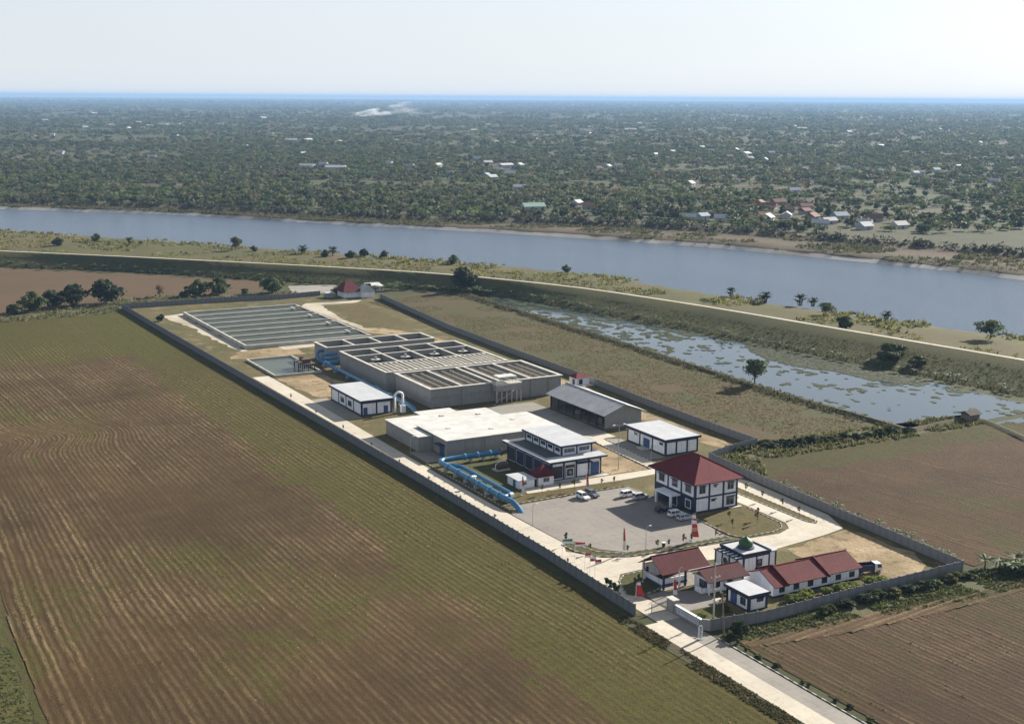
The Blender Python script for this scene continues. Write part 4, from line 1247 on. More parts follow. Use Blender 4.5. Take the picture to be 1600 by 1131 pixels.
# front block: settling cells with launder troughs
t = thing('settling_tank', 'tall grey concrete settling tank with brown troughs, nearest the white roof', 'tank', (64, 191, 0))
xs, ys = tank(t, 39.4, 88.8, 177.4, 206.0, 6.3, 4, 1, 0.55, 2.6, xs=[39.6, 51.2, 61.4, 72.5, 76.0][:1] + [51.0, 62.2, 65.4, 77.0, 88.5])
for c in range(5):
    if c == 2:
        part(t, 'walkway', MB().box(xs[c] + 0.5, xs[c + 1] - 0.5, 178.2, 205.2, 5.2, 5.4), 'grey_slab')
        continue
    w = xs[c + 1] - xs[c]
    for k in range(3):
        x = xs[c] + w * (k + 0.75) / 3.6
        part(t, 'trough', MB().box(x - 0.35, x - 0.2, 178.1, 204.6, 4.9, 5.9).box(x + 0.2, x + 0.35, 178.1, 204.6, 4.9, 5.9).box(x - 0.2, x + 0.2, 178.1, 204.6, 4.9, 5.05), 'trough')
for x in (50.9, 62.0, 77, 84):
    part(t, 'buttress', MB().box(x - 0.3, x + 0.3, 177.0, 177.4, 0, 6.3), 'grey_concrete_wall')
part(t, 'ledge', MB().box(39.4, 62, 177.05, 177.4, 3.6, 3.9), 'grey_concrete_wall')
# stair platform on slender columns
t = thing('stair_tower', 'grey stair platform on slender columns against the front of the settling tank', 'platform', (66, 174, 0))
part(t, 'deck', MB().box(61.6, 71.4, 173.6, 176.85, 5.9, 6.4), 'coping')
part(t, 'panel', MB().box(61.7, 71.3, 173.7, 173.9, 3.9, 5.9).box(61.7, 61.9, 173.9, 176.8, 3.9, 5.9), 'grey_concrete_wall')
for x in (61.9, 63.8, 65.7, 67.6, 69.5, 71.1):
    part(t, 'column', MB().box(x - 0.15, x + 0.15, 173.75, 174.05, 0, 3.9), 'coping')
for k in range(8):
    part(t, 'step', MB().box(62.5 + k * 0.8, 63.3 + k * 0.8, 174.4, 176.4, 0.3 + k * 0.45, 0.5 + k * 0.45), 'coping')
rr2 = MB()
for x in np.linspace(61.7, 71.3, 9):
    rr2.box(x - 0.04, x + 0.04, 173.66, 173.74, 6.4, 7.5)
rr2.box(61.6, 71.4, 173.64, 173.76, 7.4, 7.5).box(61.6, 71.4, 173.64, 173.76, 6.9, 6.96)
part(t, 'railing', rr2, 'white_metal')
part(t, 'shelter', MB().box(63.4, 70.2, 175.0, 179.4, 8.3, 8.45), 'pale_roof')
for x, y in ((63.6, 175.2), (70.0, 175.2), (63.6, 179.2), (70.0, 179.2)):
    part(t, 'shelter_post', MB().box(x - 0.06, x + 0.06, y - 0.06, y + 0.06, 6.4, 8.3), 'grey_metal')

# middle block: baffled channels and mixing cells
t = thing('mixing_tank', 'grey concrete tank with pale baffled channels and dark square cells', 'tank', (62, 232, 0))
xs, ys = tank(t, 37.0, 84.8, 208.6, 252.0, 6.3, 4, 3, 0.5, 2.0, ys=[208.8, 224.5, 240.5, 251.8], over=0.35)
for c in range(4):
    w = xs[c + 1] - xs[c]
    for k in range(5):
        x = xs[c] + w * (k + 1) / 6
        part(t, 'baffle', MB().box(x - 0.28, x + 0.28, 209.4, 224.0, 4.6, 6.42), 'coping')
for c in range(4):
    x = (xs[c] + xs[c + 1]) / 2
    part(t, 'mixer_deck', MB().box(x - 1.6, x + 1.6, 231.2, 233.4, 6.1, 6.3), 'coping')
    mo = part(t, 'mixer_motor', MB().cyl(x, 232.3, 6.3, 7.3, 0.5, 10), 'grey_metal')
    part(t, 'pipe_rack', MB().box(xs[c] + 0.4, xs[c] + 4.0, 226.5, 227.2, 5.6, 5.8).box(xs[c] + 0.4, xs[c] + 4.0, 228.8, 229.5, 5.6, 5.8), 'trough')
# back block
t = thing('inlet_tank', 'separate long grey inlet tank with four dark cells behind the others', 'tank', (58, 267, 0))
tank(t, 35.2, 80.4, 261.0, 274.4, 6.3, 4, 1, 0.5, 2.2, over=0.35)
# blue pipes beside the tanks
t = thing('inlet_pipe', 'long straight blue pipe running along the foot of the tanks', 'pipe', (33, 215, 0))
part(t, 'pipe_run', MB().tube([(32.6, 262, 1.6), (32.4, 240, 1.6), (32.4, 181, 1.5), (32.4, 176, 1.0), (32.4, 173, -0.4)], 0.75, 10), 'blue_pipe', True)
for y in (255, 243, 231, 219, 207, 195, 184):
    part(t, 'pipe_joint', MB().tube([(32.45, y - 0.25, 1.6), (32.45, y + 0.25, 1.6)], 0.95, 10), 'pipe_joint')
    part(t, 'support', MB().box(31.7, 33.2, y + 1.5, y + 2.1, 0, 1.0), 'coping')
for z, dy in ((1.6, 0), (2.9, 1.6), (4.2, 3.2)):
    part(t, 'branch', MB().tube([(32.6, 256 + dy, 1.6), (32.6, 256 + dy, z), (33.6, 256 + dy, z), (38.5, 256 + dy, z)], 0.5, 8), 'blue_pipe', True)
part(t, 'riser', MB().tube([(32.6, 262, 1.6), (32.6, 263.5, 2.2), (32.6, 264.5, 3.6), (33.4, 264.8, 4.6), (35.4, 264.8, 4.6)], 0.6, 8), 'blue_pipe', True)
# the blue pipe loop before the reservoir
t = thing('outlet_pipe', 'big bright blue pipe loop curving round the lawn by the service road', 'pipe', (12, 95, 0))
def arc(c, r, a0, a1, n, z):
    return [(c[0] + r * math.cos(a), c[1] + r * math.sin(a), z) for a in np.linspace(a0, a1, n)]
outer = [(31.4, 114.3, 1.7), (16.4, 114.3, 1.7)] + arc((14.2, 111.6), 2.7, R(100), R(180), 6, 1.7) + [(11.5, 100, 1.7), (11.5, 78.5, 1.7), (11.7, 74.0, 1.7), (12.0, 71.6, 1.5), (12.1, 69.4, 0.8), (12.2, 66.6, -0.8)]
part(t, 'main_run', MB().tube(outer, 0.72, 12), 'blue_pipe', True)
inner = [(11.8, 109.6, 1.7), (13.4, 108.0, 1.7), (14.6, 106, 1.7), (14.8, 103, 1.7), (14.8, 78.0, 1.7), (14.2, 76.8, 1.7), (11.7, 76.2, 1.7)]
part(t, 'bypass_run', MB().tube(inner, 0.55, 10), 'blue_pipe', True)
for y in (107, 101, 95, 89, 83, 78):
    part(t, 'pipe_joint', MB().tube([(11.5, y - 0.22, 1.7), (11.5, y + 0.22, 1.7)], 0.95, 12), 'pipe_joint')
    part(t, 'support', MB().box(10.9, 12.1, y + 1.4, y + 2.0, 0, 1.0), 'coping')
for y in (100, 92, 84):
    part(t, 'support', MB().box(14.3, 15.3, y, y + 0.6, 0, 1.2), 'coping')
for x in (28, 24, 20):
    part(t, 'pipe_joint', MB().tube([(x - 0.22, 114.3, 1.7), (x + 0.22, 114.3, 1.7)], 0.95, 12), 'pipe_joint')
    part(t, 'support', MB().box(x + 1.5, x + 2.1, 113.7, 114.9, 0, 1.0), 'coping')
vv = part(t, 'valve', MB().cyl(11.5, 92, 2.4, 3.0, 0.45, 10), 'white_metal')
part(vv, 'hand_wheel', MB().cyl(11.5, 92, 3.0, 3.1, 0.7, 12), 'white_metal')
part(t, 'end_flange', MB().tube([(31.3, 114.3, 1.7), (31.8, 114.3, 1.7)], 1.05, 12), 'dark_metal')
part(t, 'meter', MB().tube([(13.6, 76.5, 1.7), (14.6, 76.5, 1.7)], 0.75, 10), 'white_metal')

# long sludge basins at the far end
t = thing('settling_basins', 'wide low basin split into eight long channels of green water', 'basin', (44, 351, 0))
x0, x1, y0, y1 = 17.4, 71.0, 304.5, 397.5
part(t, 'wall', MB().box(x0 - 0.7, x0, y0 - 0.7, y1 + 0.7, 0, 1.6), 'coping')
part(t, 'wall', MB().box(x0, x1, y0 - 0.7, y0, 0, 1.5), 'coping')
part(t, 'wall', MB().box(x0, x1, y1, y1 + 0.7, 0, 1.5), 'coping')
part(t, 'wall', MB().box(x1, x1 + 0.6, y0 - 0.7, y1 + 0.7, 0, 1.3), 'coping')
ysb = bays(y0, y1, 8)
for i in range(8):
    part(t, 'water', MB().poly([(x0, ysb[i], 0.7), (x1, ysb[i], 0.7), (x1, ysb[i + 1], 0.7), (x0, ysb[i + 1], 0.7)]), 'basin_water')
for k, y in enumerate(ysb[1:-1]):
    part(t, 'divider', MB().box(x0, x1 - (0 if k % 2 else 6), y - 0.3, y + 0.3, 0.1, 1.4), 'coping')
    part(t, 'ledge', MB().box(x0, x1 - 6, y - 4.4, y - 4.1, 0.1, 0.85), 'grey_concrete_wall')
for i in (1, 3, 5, 7):
    y = ysb[i]
    part(t, 'outlet_box', MB().box(x1 - 5.5, x1 - 0.1, y + 3.2, y + 3.8, 0.2, 1.7).box(x1 - 5.5, x1 - 4.9, y - 2.5, y + 3.2, 0.2, 1.7), 'coping')
    part(t, 'dark_sump', MB().box(x1 - 4.9, x1 - 0.2, y - 2.5, y + 3.2, 0.2, 0.95), 'dark_ground')
sheet('basin_channel', [(71.7, 303), (75.5, 303), (74.5, 399), (71.7, 399)], 0.08, 'dike_earth')
sheet('basin_channel', rag([(68, 282), (80, 283), (84, 300), (76, 304), (62, 303)], 5, 0.6), 0.07, 'dike_earth')
# small square pond with a pump stage
t = thing('sludge_pond', 'small square concrete pond of green water beside the service road', 'basin', (19, 263, 0))
x0, x1, y0, y1 = 10.2, 27.4, 247.4, 280
part(t, 'wall', MB().box(x0 - 0.5, x0, y0 - 0.5, y1 + 0.5, 0, 0.8), 'coping')
part(t, 'wall', MB().box(x1, x1 + 0.5, y0 - 0.5, y1 + 0.5, 0, 0.8), 'coping')
part(t, 'wall', MB().box(x0, x1, y0 - 0.5, y0, 0, 0.8), 'coping')
part(t, 'wall', MB().box(x0, x1, y1, y1 + 0.5, 0, 0.8), 'coping')
part(t, 'water', MB().poly([(x0, y0, 0.22), (x1, y0, 0.22), (x1, y1, 0.22), (x0, y1, 0.22)]), 'basin_water')
t = thing('pump_stage', 'dark pump stage on thin legs over the small square pond', 'platform', (24, 256, 0))
part(t, 'deck', MB().box(21.6, 27.0, 251, 261, 2.6, 2.9), 'machine_brown')
for x in (22, 24.3, 26.7):
    for y in (251.5, 256, 260.5):
        part(t, 'leg', MB().box(x - 0.15, x + 0.15, y - 0.15, y + 0.15, 0.1, 2.6), 'dark_metal')
part(t, 'motor', MB().box(22.5, 25.5, 252.5, 254.5, 2.9, 4.4).cyl(24, 258, 2.9, 4.6, 0.9, 10), 'machine_brown')
rl = MB()
for y in np.linspace(251, 261, 6):
    rl.box(21.6, 21.68, y - 0.04, y + 0.04, 2.9, 3.9)
rl.box(21.58, 21.7, 251, 261, 3.85, 3.95)
part(t, 'railing', rl, 'grey_metal')

# ================================================================== the gate end
def gable(t, x0, x1, ye0, ye1, ze, zr, m, th=0.14, ym=None, name='roof_slope'):
    """two roof slopes with the ridge along X"""
    ym = (ye0 + ye1) / 2 if ym is None else ym
    for y, s in ((ye0, 1), (ye1, -1)):
        v = [(x0, y, ze), (x1, y, ze), (x1, ym - s * 0.005, zr), (x0, ym - s * 0.005, zr)]
        v += [(a, b, c + th) for a, b, c in v]
        f = [(3, 2, 1, 0), (4, 5, 6, 7), (0, 1, 5, 4), (1, 2, 6, 5), (3, 0, 4, 7)]
        if s < 0:
            f = [tuple(reversed(q)) for q in f]
        part(t, name, MB()._add(v, f), m)
    part(t, 'ridge_cap', MB().tube([(x0, ym, zr + th), (x1, ym, zr + th)], 0.13, 6), 'red_roof_dark')

t = thing('parking_shelter', 'open shelter with a dark red gabled roof beside the oval lawn', 'shelter', (18, 12.4, 0))
gable(t, 12.0, 24.4, 7.9, 16.9, 3.5, 6.2, 'red_roof_deep')
for x in (12.9, 18.4, 23.6):
    for y in (8.6, 16.0):
        part(t, 'post', MB().box(x - 0.18, x + 0.18, y - 0.18, y + 0.18, 0, 3.75), 'navy_paint')
part(t, 'low_wall', MB().box(13.6, 13.85, 10.4, 16.2, 0, 1.6), 'white_render')
part(t, 'low_wall', MB().box(13.85, 20.2, 10.4, 10.65, 0, 1.6), 'white_render')
part(t, 'low_wall', MB().box(13.6, 24.0, 16.25, 16.5, 0, 3.4), 'white_render')
part(t, 'plinth', MB().box(13.45, 13.58, 10.25, 16.2, 0, 0.5).box(13.58, 20.2, 10.25, 10.38, 0, 0.5), 'blue_door')
part(t, 'floor', MB().box(12.3, 24.2, 8.1, 16.2, 0, 0.13), 'concrete_old_shade')
part(t, 'fascia', MB().box(18.6, 24.4, 7.76, 7.88, 3.42, 3.7), 'white_metal')
t = thing('guard_house', 'guard house with a brown tiled roof between the shelter and the prayer house', 'building', (24, 4.5, 0))
part(t, 'wall', MB().box(20.0, 28.6, 2.8, 7.6, 0, 2.9), 'white_render')
gable(t, 19.0, 29.6, 1.4, 9.0, 2.75, 4.5, 'brown_roof')
window(t, 'l', 20.0, 3.4, 5.6, 1.0, 2.2, 2, 'navy_paint')
window(t, 'f', 2.8, 21.2, 23.0, 1.0, 2.2, 2)
door(t, 'f', 2.8, 25.0, 26.0, 2.2)
for x in (19.4, 22.4):
    part(t, 'post', MB().box(x - 0.12, x + 0.12, 1.6, 1.84, 0, 2.8), 'white_render')
part(t, 'counter', MB().box(18.6, 19.9, 3.2, 3.5, 0, 1.1).box(18.6, 18.9, 3.5, 5.6, 0, 1.1), 'white_render')
# prayer house with its green dome
t = thing('prayer_house', 'small square white prayer house with navy frames and a green dome', 'building', (36.4, 12, 0))
framed(t, 33.4, 40.4, 8.2, 16.0, 4.0, 2, 2, roof=None, cw=0.34)
part(t, 'roof', MB().box(33.1, 40.7, 7.9, 16.3, 4.0, 4.3), 'navy_paint')
part(t, 'roof_sheet', MB().box(33.4, 40.4, 8.2, 16.0, 4.3, 4.34), 'flat_roof_clean')
part(t, 'parapet', MB().box(33.1, 40.7, 7.9, 8.1, 4.34, 4.6).box(33.1, 33.3, 8.1, 16.3, 4.34, 4.6).box(40.5, 40.7, 8.1, 16.3, 4.34, 4.6).box(33.3, 40.5, 16.1, 16.3, 4.34, 4.6), 'navy_paint')
part(t, 'veranda', MB().box(31.7, 33.3, 8.4, 15.8, 0, 3.6), 'white_render')
part(t, 'veranda_roof', MB().box(31.4, 33.08, 8.1, 16.1, 3.6, 3.8), 'navy_paint')
for y in np.linspace(8.6, 15.6, 6):
    part(t, 'rafter', MB().box(31.45, 33.05, y - 0.1, y + 0.1, 3.8, 3.95), 'white_metal')
for y in (8.5, 10.9, 13.3, 15.7):
    part(t, 'column', MB().box(31.55, 31.9, y - 0.17, y + 0.17, 0.0, 3.6), 'navy_paint')
rg = MB()
for r_ in (0.95,):
    rg.tube([(31.58, 12.1 + r_ * math.cos(a), 2.1 + r_ * math.sin(a)) for a in np.linspace(0, 2 * math.pi, 17)], 0.12, 6)
part(t, 'round_window', rg, 'white_metal')
part(t, 'pane', MB()._add([(31.6, 12.1 + 0.9 * math.cos(a), 2.1 + 0.9 * math.sin(a)) for a in np.linspace(0, 2 * math.pi, 16, endpoint=False)], [tuple(range(15, -1, -1))]), 'glass')
door(t, 'l', 31.7, 9.2, 10.2, 2.3)
window(t, 'f', 8.2, 37.3, 38.2, 1.4, 2.6, 1, 'navy_paint')
part(t, 'annex', MB().box(40.55, 43.0, 9.0, 13.0, 0, 3.6), 'white_render')
part(t, 'annex_roof', MB().box(40.72, 43.2, 8.8, 13.2, 3.6, 3.85), 'flat_roof_clean')
for x in (40.9, 42.8):
    part(t, 'column', MB().box(x - 0.17, x + 0.17, 8.88, 9.2, 0, 3.6), 'navy_paint')
part(t, 'drum', MB().lathe(36.9, 12.0, [(0.1, 4.34), (1.9, 4.34), (1.9, 4.65), (1.5, 4.7), (1.5, 5.0), (0.1, 5.0)], 20), 'ink')
part(t, 'dome', MB().lathe(36.9, 12.0, [(1.45, 5.0), (1.6, 5.35), (1.5, 5.8), (1.15, 6.2), (0.6, 6.55), (0.2, 6.85), (0.05, 7.15), (0.0, 7.2)], 20), 'dome_green', True)
part(t, 'finial', MB().cyl(36.9, 12.0, 7.15, 7.7, 0.06, 6), 'rim')
# small flat-roofed generator room at the front wall
t = thing('control_room', 'small white flat roofed room with blue doors by the front wall', 'building', (23.5, -5.2, 0))
framed(t, 21.2, 25.8, -8.8, -1.8, 3.0, 1, 1, roof='flat_roof_clean', over=0.5, fascia=0.5, plinth=0.25)
door(t, 'l', 21.2, -4.9, -3.2, 2.4)
window(t, 'l', 21.2, -7.6, -6.4, 1.1, 2.2, 2, 'navy_paint')
window(t, 'f', -8.8, 23.4, 24.6, 1.9, 2.4, 1, 'navy_paint', hood=True)
# long low building with stepped red roofs
t = thing('staff_quarters', 'long low white row building with stepped red gabled roofs', 'building', (42, -1, 0))
x0, x1, y0, y1, ym = 30.2, 53.4, -5.4, 4.0, -0.7
part(t, 'wall', MB().box(x0, x1, y0, y1, 0, 2.35), 'white_render')
for x in (x0, x1 - 0.25):
    part(t, 'gable_wall', MB()._add([(x, y0, 2.35), (x, y1, 2.35), (x, ym, 4.35), (x + 0.25, y0, 2.35), (x + 0.25, y1, 2.35), (x + 0.25, ym, 4.35)],
         [(0, 2, 1), (3, 4, 5), (0, 3, 5, 2), (1, 2, 5, 4), (0, 1, 4, 3)]), 'white_render')
for a, b, dz in ((x0 + 0.1, 33.6, 0.0), (33.95, 44.6, 0.18), (44.95, x1 + 0.5, 0.42)):
    gable(t, a, b, y0 - 0.6, y1 + 0.6, 2.2 + dz, 4.4 + dz, 'red_roof_mid')
for x in (33.6, 44.6):
    part(t, 'party_wall', MB()._add([(x, y0 - 0.7, 2.2), (x, y1 + 0.7, 2.2), (x, ym, 5.15), (x + 0.34, y0 - 0.7, 2.2), (x + 0.34, y1 + 0.7, 2.2), (x + 0.34, ym, 5.15), (x, y0 - 0.7, 2.75), (x + 0.34, y0 - 0.7, 2.75), (x, y1 + 0.7, 2.75), (x + 0.34, y1 + 0.7, 2.75)],
         [(0, 6, 2, 8, 1), (4, 9, 5, 7, 3), (6, 7, 5, 2), (2, 5, 9, 8), (0, 3, 7, 6), (1, 8, 9, 4)]), 'red_roof_dark')
for k, x in enumerate(np.linspace(32, 51, 6)):
    window(t, 'f', y0, x, x + 1.0, 1.1, 1.9, 1, 'navy_paint')
part(t, 'plinth', MB().box(x0 - 0.1, x1 + 0.1, y0 - 0.12, y0, 0, 0.4).box(x0 - 0.12, x0, y0, y1, 0, 0.4), 'navy_paint')

# gate: sliding leaf, sign wall
t = thing('sliding_gate', 'thin barred sliding gate drawn half across the entrance road', 'gate', (5.5, -0.5, 0))
g = MB()
for x in np.linspace(3.7, 7.3, 16):
    g.box(x - 0.03, x + 0.03, -0.53, -0.47, 0.2, 1.95)
part(t, 'bars', g, 'coping')
part(t, 'gate_frame', MB().box(3.6, 7.4, -0.55, -0.45, 0.15, 0.25).box(3.6, 7.4, -0.55, -0.45, 1.9, 2.0).box(3.55, 3.65, -0.56, -0.44, 0.13, 2.05), 'coping')
part(t, 'rail', MB().box(0.3, 7.4, -0.6, -0.4, 0.112, 0.14), 'dark_metal')
t = thing('gate_pier', 'grey gate pier at the corner of the sign wall', 'wall', (7.6, -1.4, 0))
part(t, 'pier', MB().box(7.35, 8.6, -2.6, -0.3, 0, 2.6), 'grey_concrete_wall')
part(t, 'cap', MB().box(7.2, 8.75, -2.75, -0.15, 2.6, 2.75), 'coping')
t = thing('sign_wall', 'low entrance sign wall with a pale name panel facing the road', 'sign', (7.6, -7, 0))
part(t, 'wall', MB().box(7.45, 7.85, -11.6, -2.76, 0, 1.9), 'grey_concrete_wall')
part(t, 'cap', MB().box(7.35, 7.95, -11.6, -2.76, 1.9, 2.02), 'white_metal')
pn = part(t, 'name_panel', MB().box(7.38, 7.45, -10.8, -3.6, 0.55, 1.65), 'sign_panel')
lt = MB()
rs = random.Random(3)
y = -4.0
while y > -10.4:
    wl = rs.uniform(0.25, 0.5)
    lt.box(7.36, 7.378, y - wl, y, 1.12, 1.42)
    if rs.random() > 0.25:
        lt.box(7.36, 7.378, y - wl * 0.8, y, 0.78, 0.94)
    y -= wl + rs.choice((0.12, 0.12, 0.3))
part(pn, 'lettering', lt, 'grey_metal')
single('corner_wall', MB().prism([(7.45, -11.65), (7.85, -11.65), (9.0, -12.75), (8.6, -13.0)], 0, 2.2), 'grey_concrete_wall', 'short slanted concrete wall piece joining the sign wall to the front wall', 'wall', loc=(8, -12, 0))
t = thing('garden_seat', 'pale bench and table in the shade by the guard house', 'bench', (18.5, -2.2, 0))
part(t, 'table_top', MB().box(17.6, 19.6, -2.6, -1.6, 0.7, 0.8), 'coping')
part(t, 'seat', MB().box(17.4, 19.8, -3.4, -3.0, 0.42, 0.5), 'coping')
for x in (17.9, 19.3):
    part(t, 'leg', MB().box(x - 0.08, x + 0.08, -2.3, -1.9, 0.1, 0.7), 'coping')
    part(t, 'leg', MB().box(x - 0.08, x + 0.08, -3.3, -3.1, 0.1, 0.42), 'coping')

# ================================================================== cars
def car_meshes():
    out = {}
    # body profile (x forward, z up), lower shell extruded across, cabin tapered in
    L0, L1, W_ = -2.15, 2.2, 0.86
    prof = [(L0, 0.42), (L0 - 0.02, 0.78), (L0 + 0.08, 0.98), (1.05, 0.98), (1.9, 0.84), (L1, 0.70), (L1 + 0.02, 0.42), (1.75, 0.28), (-1.8, 0.28)]
    mb = MB()
    n_ = len(prof)
    v = [(x, -W_, z) for x, z in prof] + [(x, -W_ * 0.96 if z > 0.8 else -W_, z) for x, z in prof]
    v = [(x, -W_ * (0.95 if z > 0.9 else 1.0), z) for x, z in prof] + [(x, W_ * (0.95 if z > 0.9 else 1.0), z) for x, z in prof]
    mb._add(v, [tuple(range(n_)), tuple(range(2 * n_ - 1, n_ - 1, -1))] + [((i + 1) % n_, i, n_ + i, n_ + (i + 1) % n_) for i in range(n_)])
    # roof shell
    rf = [(-1.95, 0.72, 1.60), (0.35, 0.70, 1.66)]
    mb.box(-1.98, 0.40, -0.66, 0.66, 1.58, 1.68)
    for x, xx in ((-2.05, -1.95), (-0.75, -0.75), (0.95, 0.36)):
        for s in (-1, 1):
            mb._add([(x - 0.06, s * 0.80, 0.97), (x + 0.06, s * 0.80, 0.97), (xx + 0.05, s * 0.65, 1.6), (xx - 0.05, s * 0.65, 1.6), (x - 0.06, s * 0.74, 0.97), (x + 0.06, s * 0.74, 0.97), (xx + 0.05, s * 0.60, 1.6), (xx - 0.05, s * 0.60, 1.6)],
                    [(0, 1, 2, 3), (7, 6, 5, 4), (0, 4, 5, 1), (1, 5, 6, 2), (3, 2, 6, 7), (0, 3, 7, 4)])
    out['body'] = mb
    out['windscreen'] = MB()._add([(1.02, -0.74, 0.98), (1.02, 0.74, 0.98), (0.40, 0.62, 1.585), (0.40, -0.62, 1.585)], [(0, 1, 2, 3)])
    out['rear_window'] = MB()._add([(-2.07, -0.74, 0.98), (-2.07, 0.74, 0.98), (-1.98, 0.62, 1.585), (-1.98, -0.62, 1.585)], [(3, 2, 1, 0)])
    for s, nm in ((-1, 'side_a'), (1, 'side_b')):
        out[nm] = MB()._add([(-2.05, s * 0.765, 0.98), (1.0, s * 0.765, 0.98), (0.38, s * 0.63, 1.585), (-1.97, s * 0.63, 1.585)], [(0, 1, 2, 3)])
    return out
_cm = car_meshes()
def car(label, loc, rz, paint, group='cars on the forecourt', low=False):
    t = thing('parked_car', label, 'car', (*loc, 0.10), group, rz)
    def p_(name, mb, m, smooth=False, par=None):
        o = bpy.data.objects.new(name, mb.mesh(name, [m], (0, 0, 0), smooth))
        C.objects.link(o)
        o.parent = par or t
        if low:
            o.scale = (1.0, 1.0, 0.9) if par is None else (1, 1, 1)
        return o
    p_('body', _cm['body'], paint)
    p_('windscreen', _cm['windscreen'], 'glass')
    p_('rear_window', _cm['rear_window'], 'glass')
    p_('side_window', _cm['side_a'], 'glass')
    p_('side_window', _cm['side_b'], 'glass')
    for s in (-1, 1):
        p_('headlight', MB().box(2.12, 2.25, s * 0.6 - 0.16, s * 0.6 + 0.16, 0.60, 0.74), 'lamp_glass')
        p_('tail_light', MB().box(-2.2, -2.1, s * 0.68 - 0.1, s * 0.68 + 0.1, 0.72, 0.98), 'tail_red')
        for x in (-1.3, 1.38):
            w = p_('wheel', MB().tube([(x, s * 0.68, 0.33), (x, s * 0.88, 0.33)], 0.33, 14), 'tyre')
            p_('rim', MB().tube([(x, s * 0.885, 0.33), (x, s * 0.90, 0.33)], 0.2, 10), 'rim', par=w)
    p_('bumper', MB().box(2.18, 2.27, -0.8, 0.8, 0.34, 0.5).box(-2.24, -2.15, -0.8, 0.8, 0.36, 0.52), paint)
    return t
car('white people carrier parked nose out before the grass strip', (31.4, 70.2), R(-86), 'car_white')
car('dark grey car parked beside the white people carrier', (34.6, 71.0), R(-84), 'car_grey')
car('white car near the office, farther of the two parked side by side', (42.8, 66.6), R(4), 'car_white')
car('silver and black car near the office, nearer of the two parked side by side', (44.4, 63.4), R(3), 'car_silver')
car('black car standing in the shade by the office porch', (43.6, 52.0), R(0), 'car_black')
car('white car standing in the office shade', (44.2, 47.6), R(-2), 'car_white')
car('silver car at the edge of the office shade beside the flag banner', (44.6, 44.4), R(-2), 'car_silver', low=True)
# tipper truck
t = thing('tipper_truck', 'dark blue tipper truck with a white cab behind the row building', 'truck', (57.6, -3.6, 0), None, R(-16))
def tp(name, mb, m, par=None):
    o = bpy.data.objects.new(name, mb.mesh(name, [m]))
    C.objects.link(o)
    o.parent = par or t
    return o
tp('chassis', MB().box(-2.9, 2.9, -0.5, 0.5, 0.55, 0.8), 'dark_metal')
tp('bed', MB().box(-3.0, 1.2, -1.1, -1.0, 0.95, 2.2).box(-3.0, 1.2, 1.0, 1.1, 0.95, 2.2).box(-3.0, -2.9, -1.0, 1.0, 0.95, 2.1).box(1.1, 1.2, -1.0, 1.0, 0.95, 2.5).box(-2.9, 1.1, -1.0, 1.0, 0.85, 1.0), 'truck_blue')
cb = tp('cab', MB()._add([(1.35, -1.0, 0.6), (3.05, -1.0, 0.6), (3.05, -1.0, 1.5), (2.75, -0.95, 2.35), (1.35, -0.95, 2.4), (1.35, 1.0, 0.6), (3.05, 1.0, 0.6), (3.05, 1.0, 1.5), (2.75, 0.95, 2.35), (1.35, 0.95, 2.4)],
     [(0, 1, 2, 3, 4), (9, 8, 7, 6, 5), (0, 5, 6, 1), (1, 6, 7, 2), (2, 7, 8, 3), (3, 8, 9, 4), (4, 9, 5, 0)]), 'car_white')
tp('windscreen', MB()._add([(3.06, -0.88, 1.55), (3.06, 0.88, 1.55), (2.80, 0.82, 2.26), (2.80, -0.82, 2.26)], [(0, 1, 2, 3)]), 'glass')
for s in (-1, 1):
    tp('side_window', MB()._add([(1.9, s * 1.003, 1.5), (2.95, s * 1.003, 1.5), (2.7, s * 0.97, 2.2), (1.9, s * 0.97, 2.2)], [(0, 1, 2, 3)]), 'glass')
    tp('headlight', MB().box(3.05, 3.1, s * 0.7 - 0.14, s * 0.7 + 0.14, 0.8, 1.0), 'lamp_glass')
    for x in (-1.8, 2.2):
        w = tp('wheel', MB().tube([(x, s * 0.7, 0.45), (x, s * 1.02, 0.45)], 0.45, 14), 'tyre')
        tp('rim', MB().tube([(x, s * 1.02, 0.45), (x, s * 1.04, 0.45)], 0.25, 10), 'rim', w)

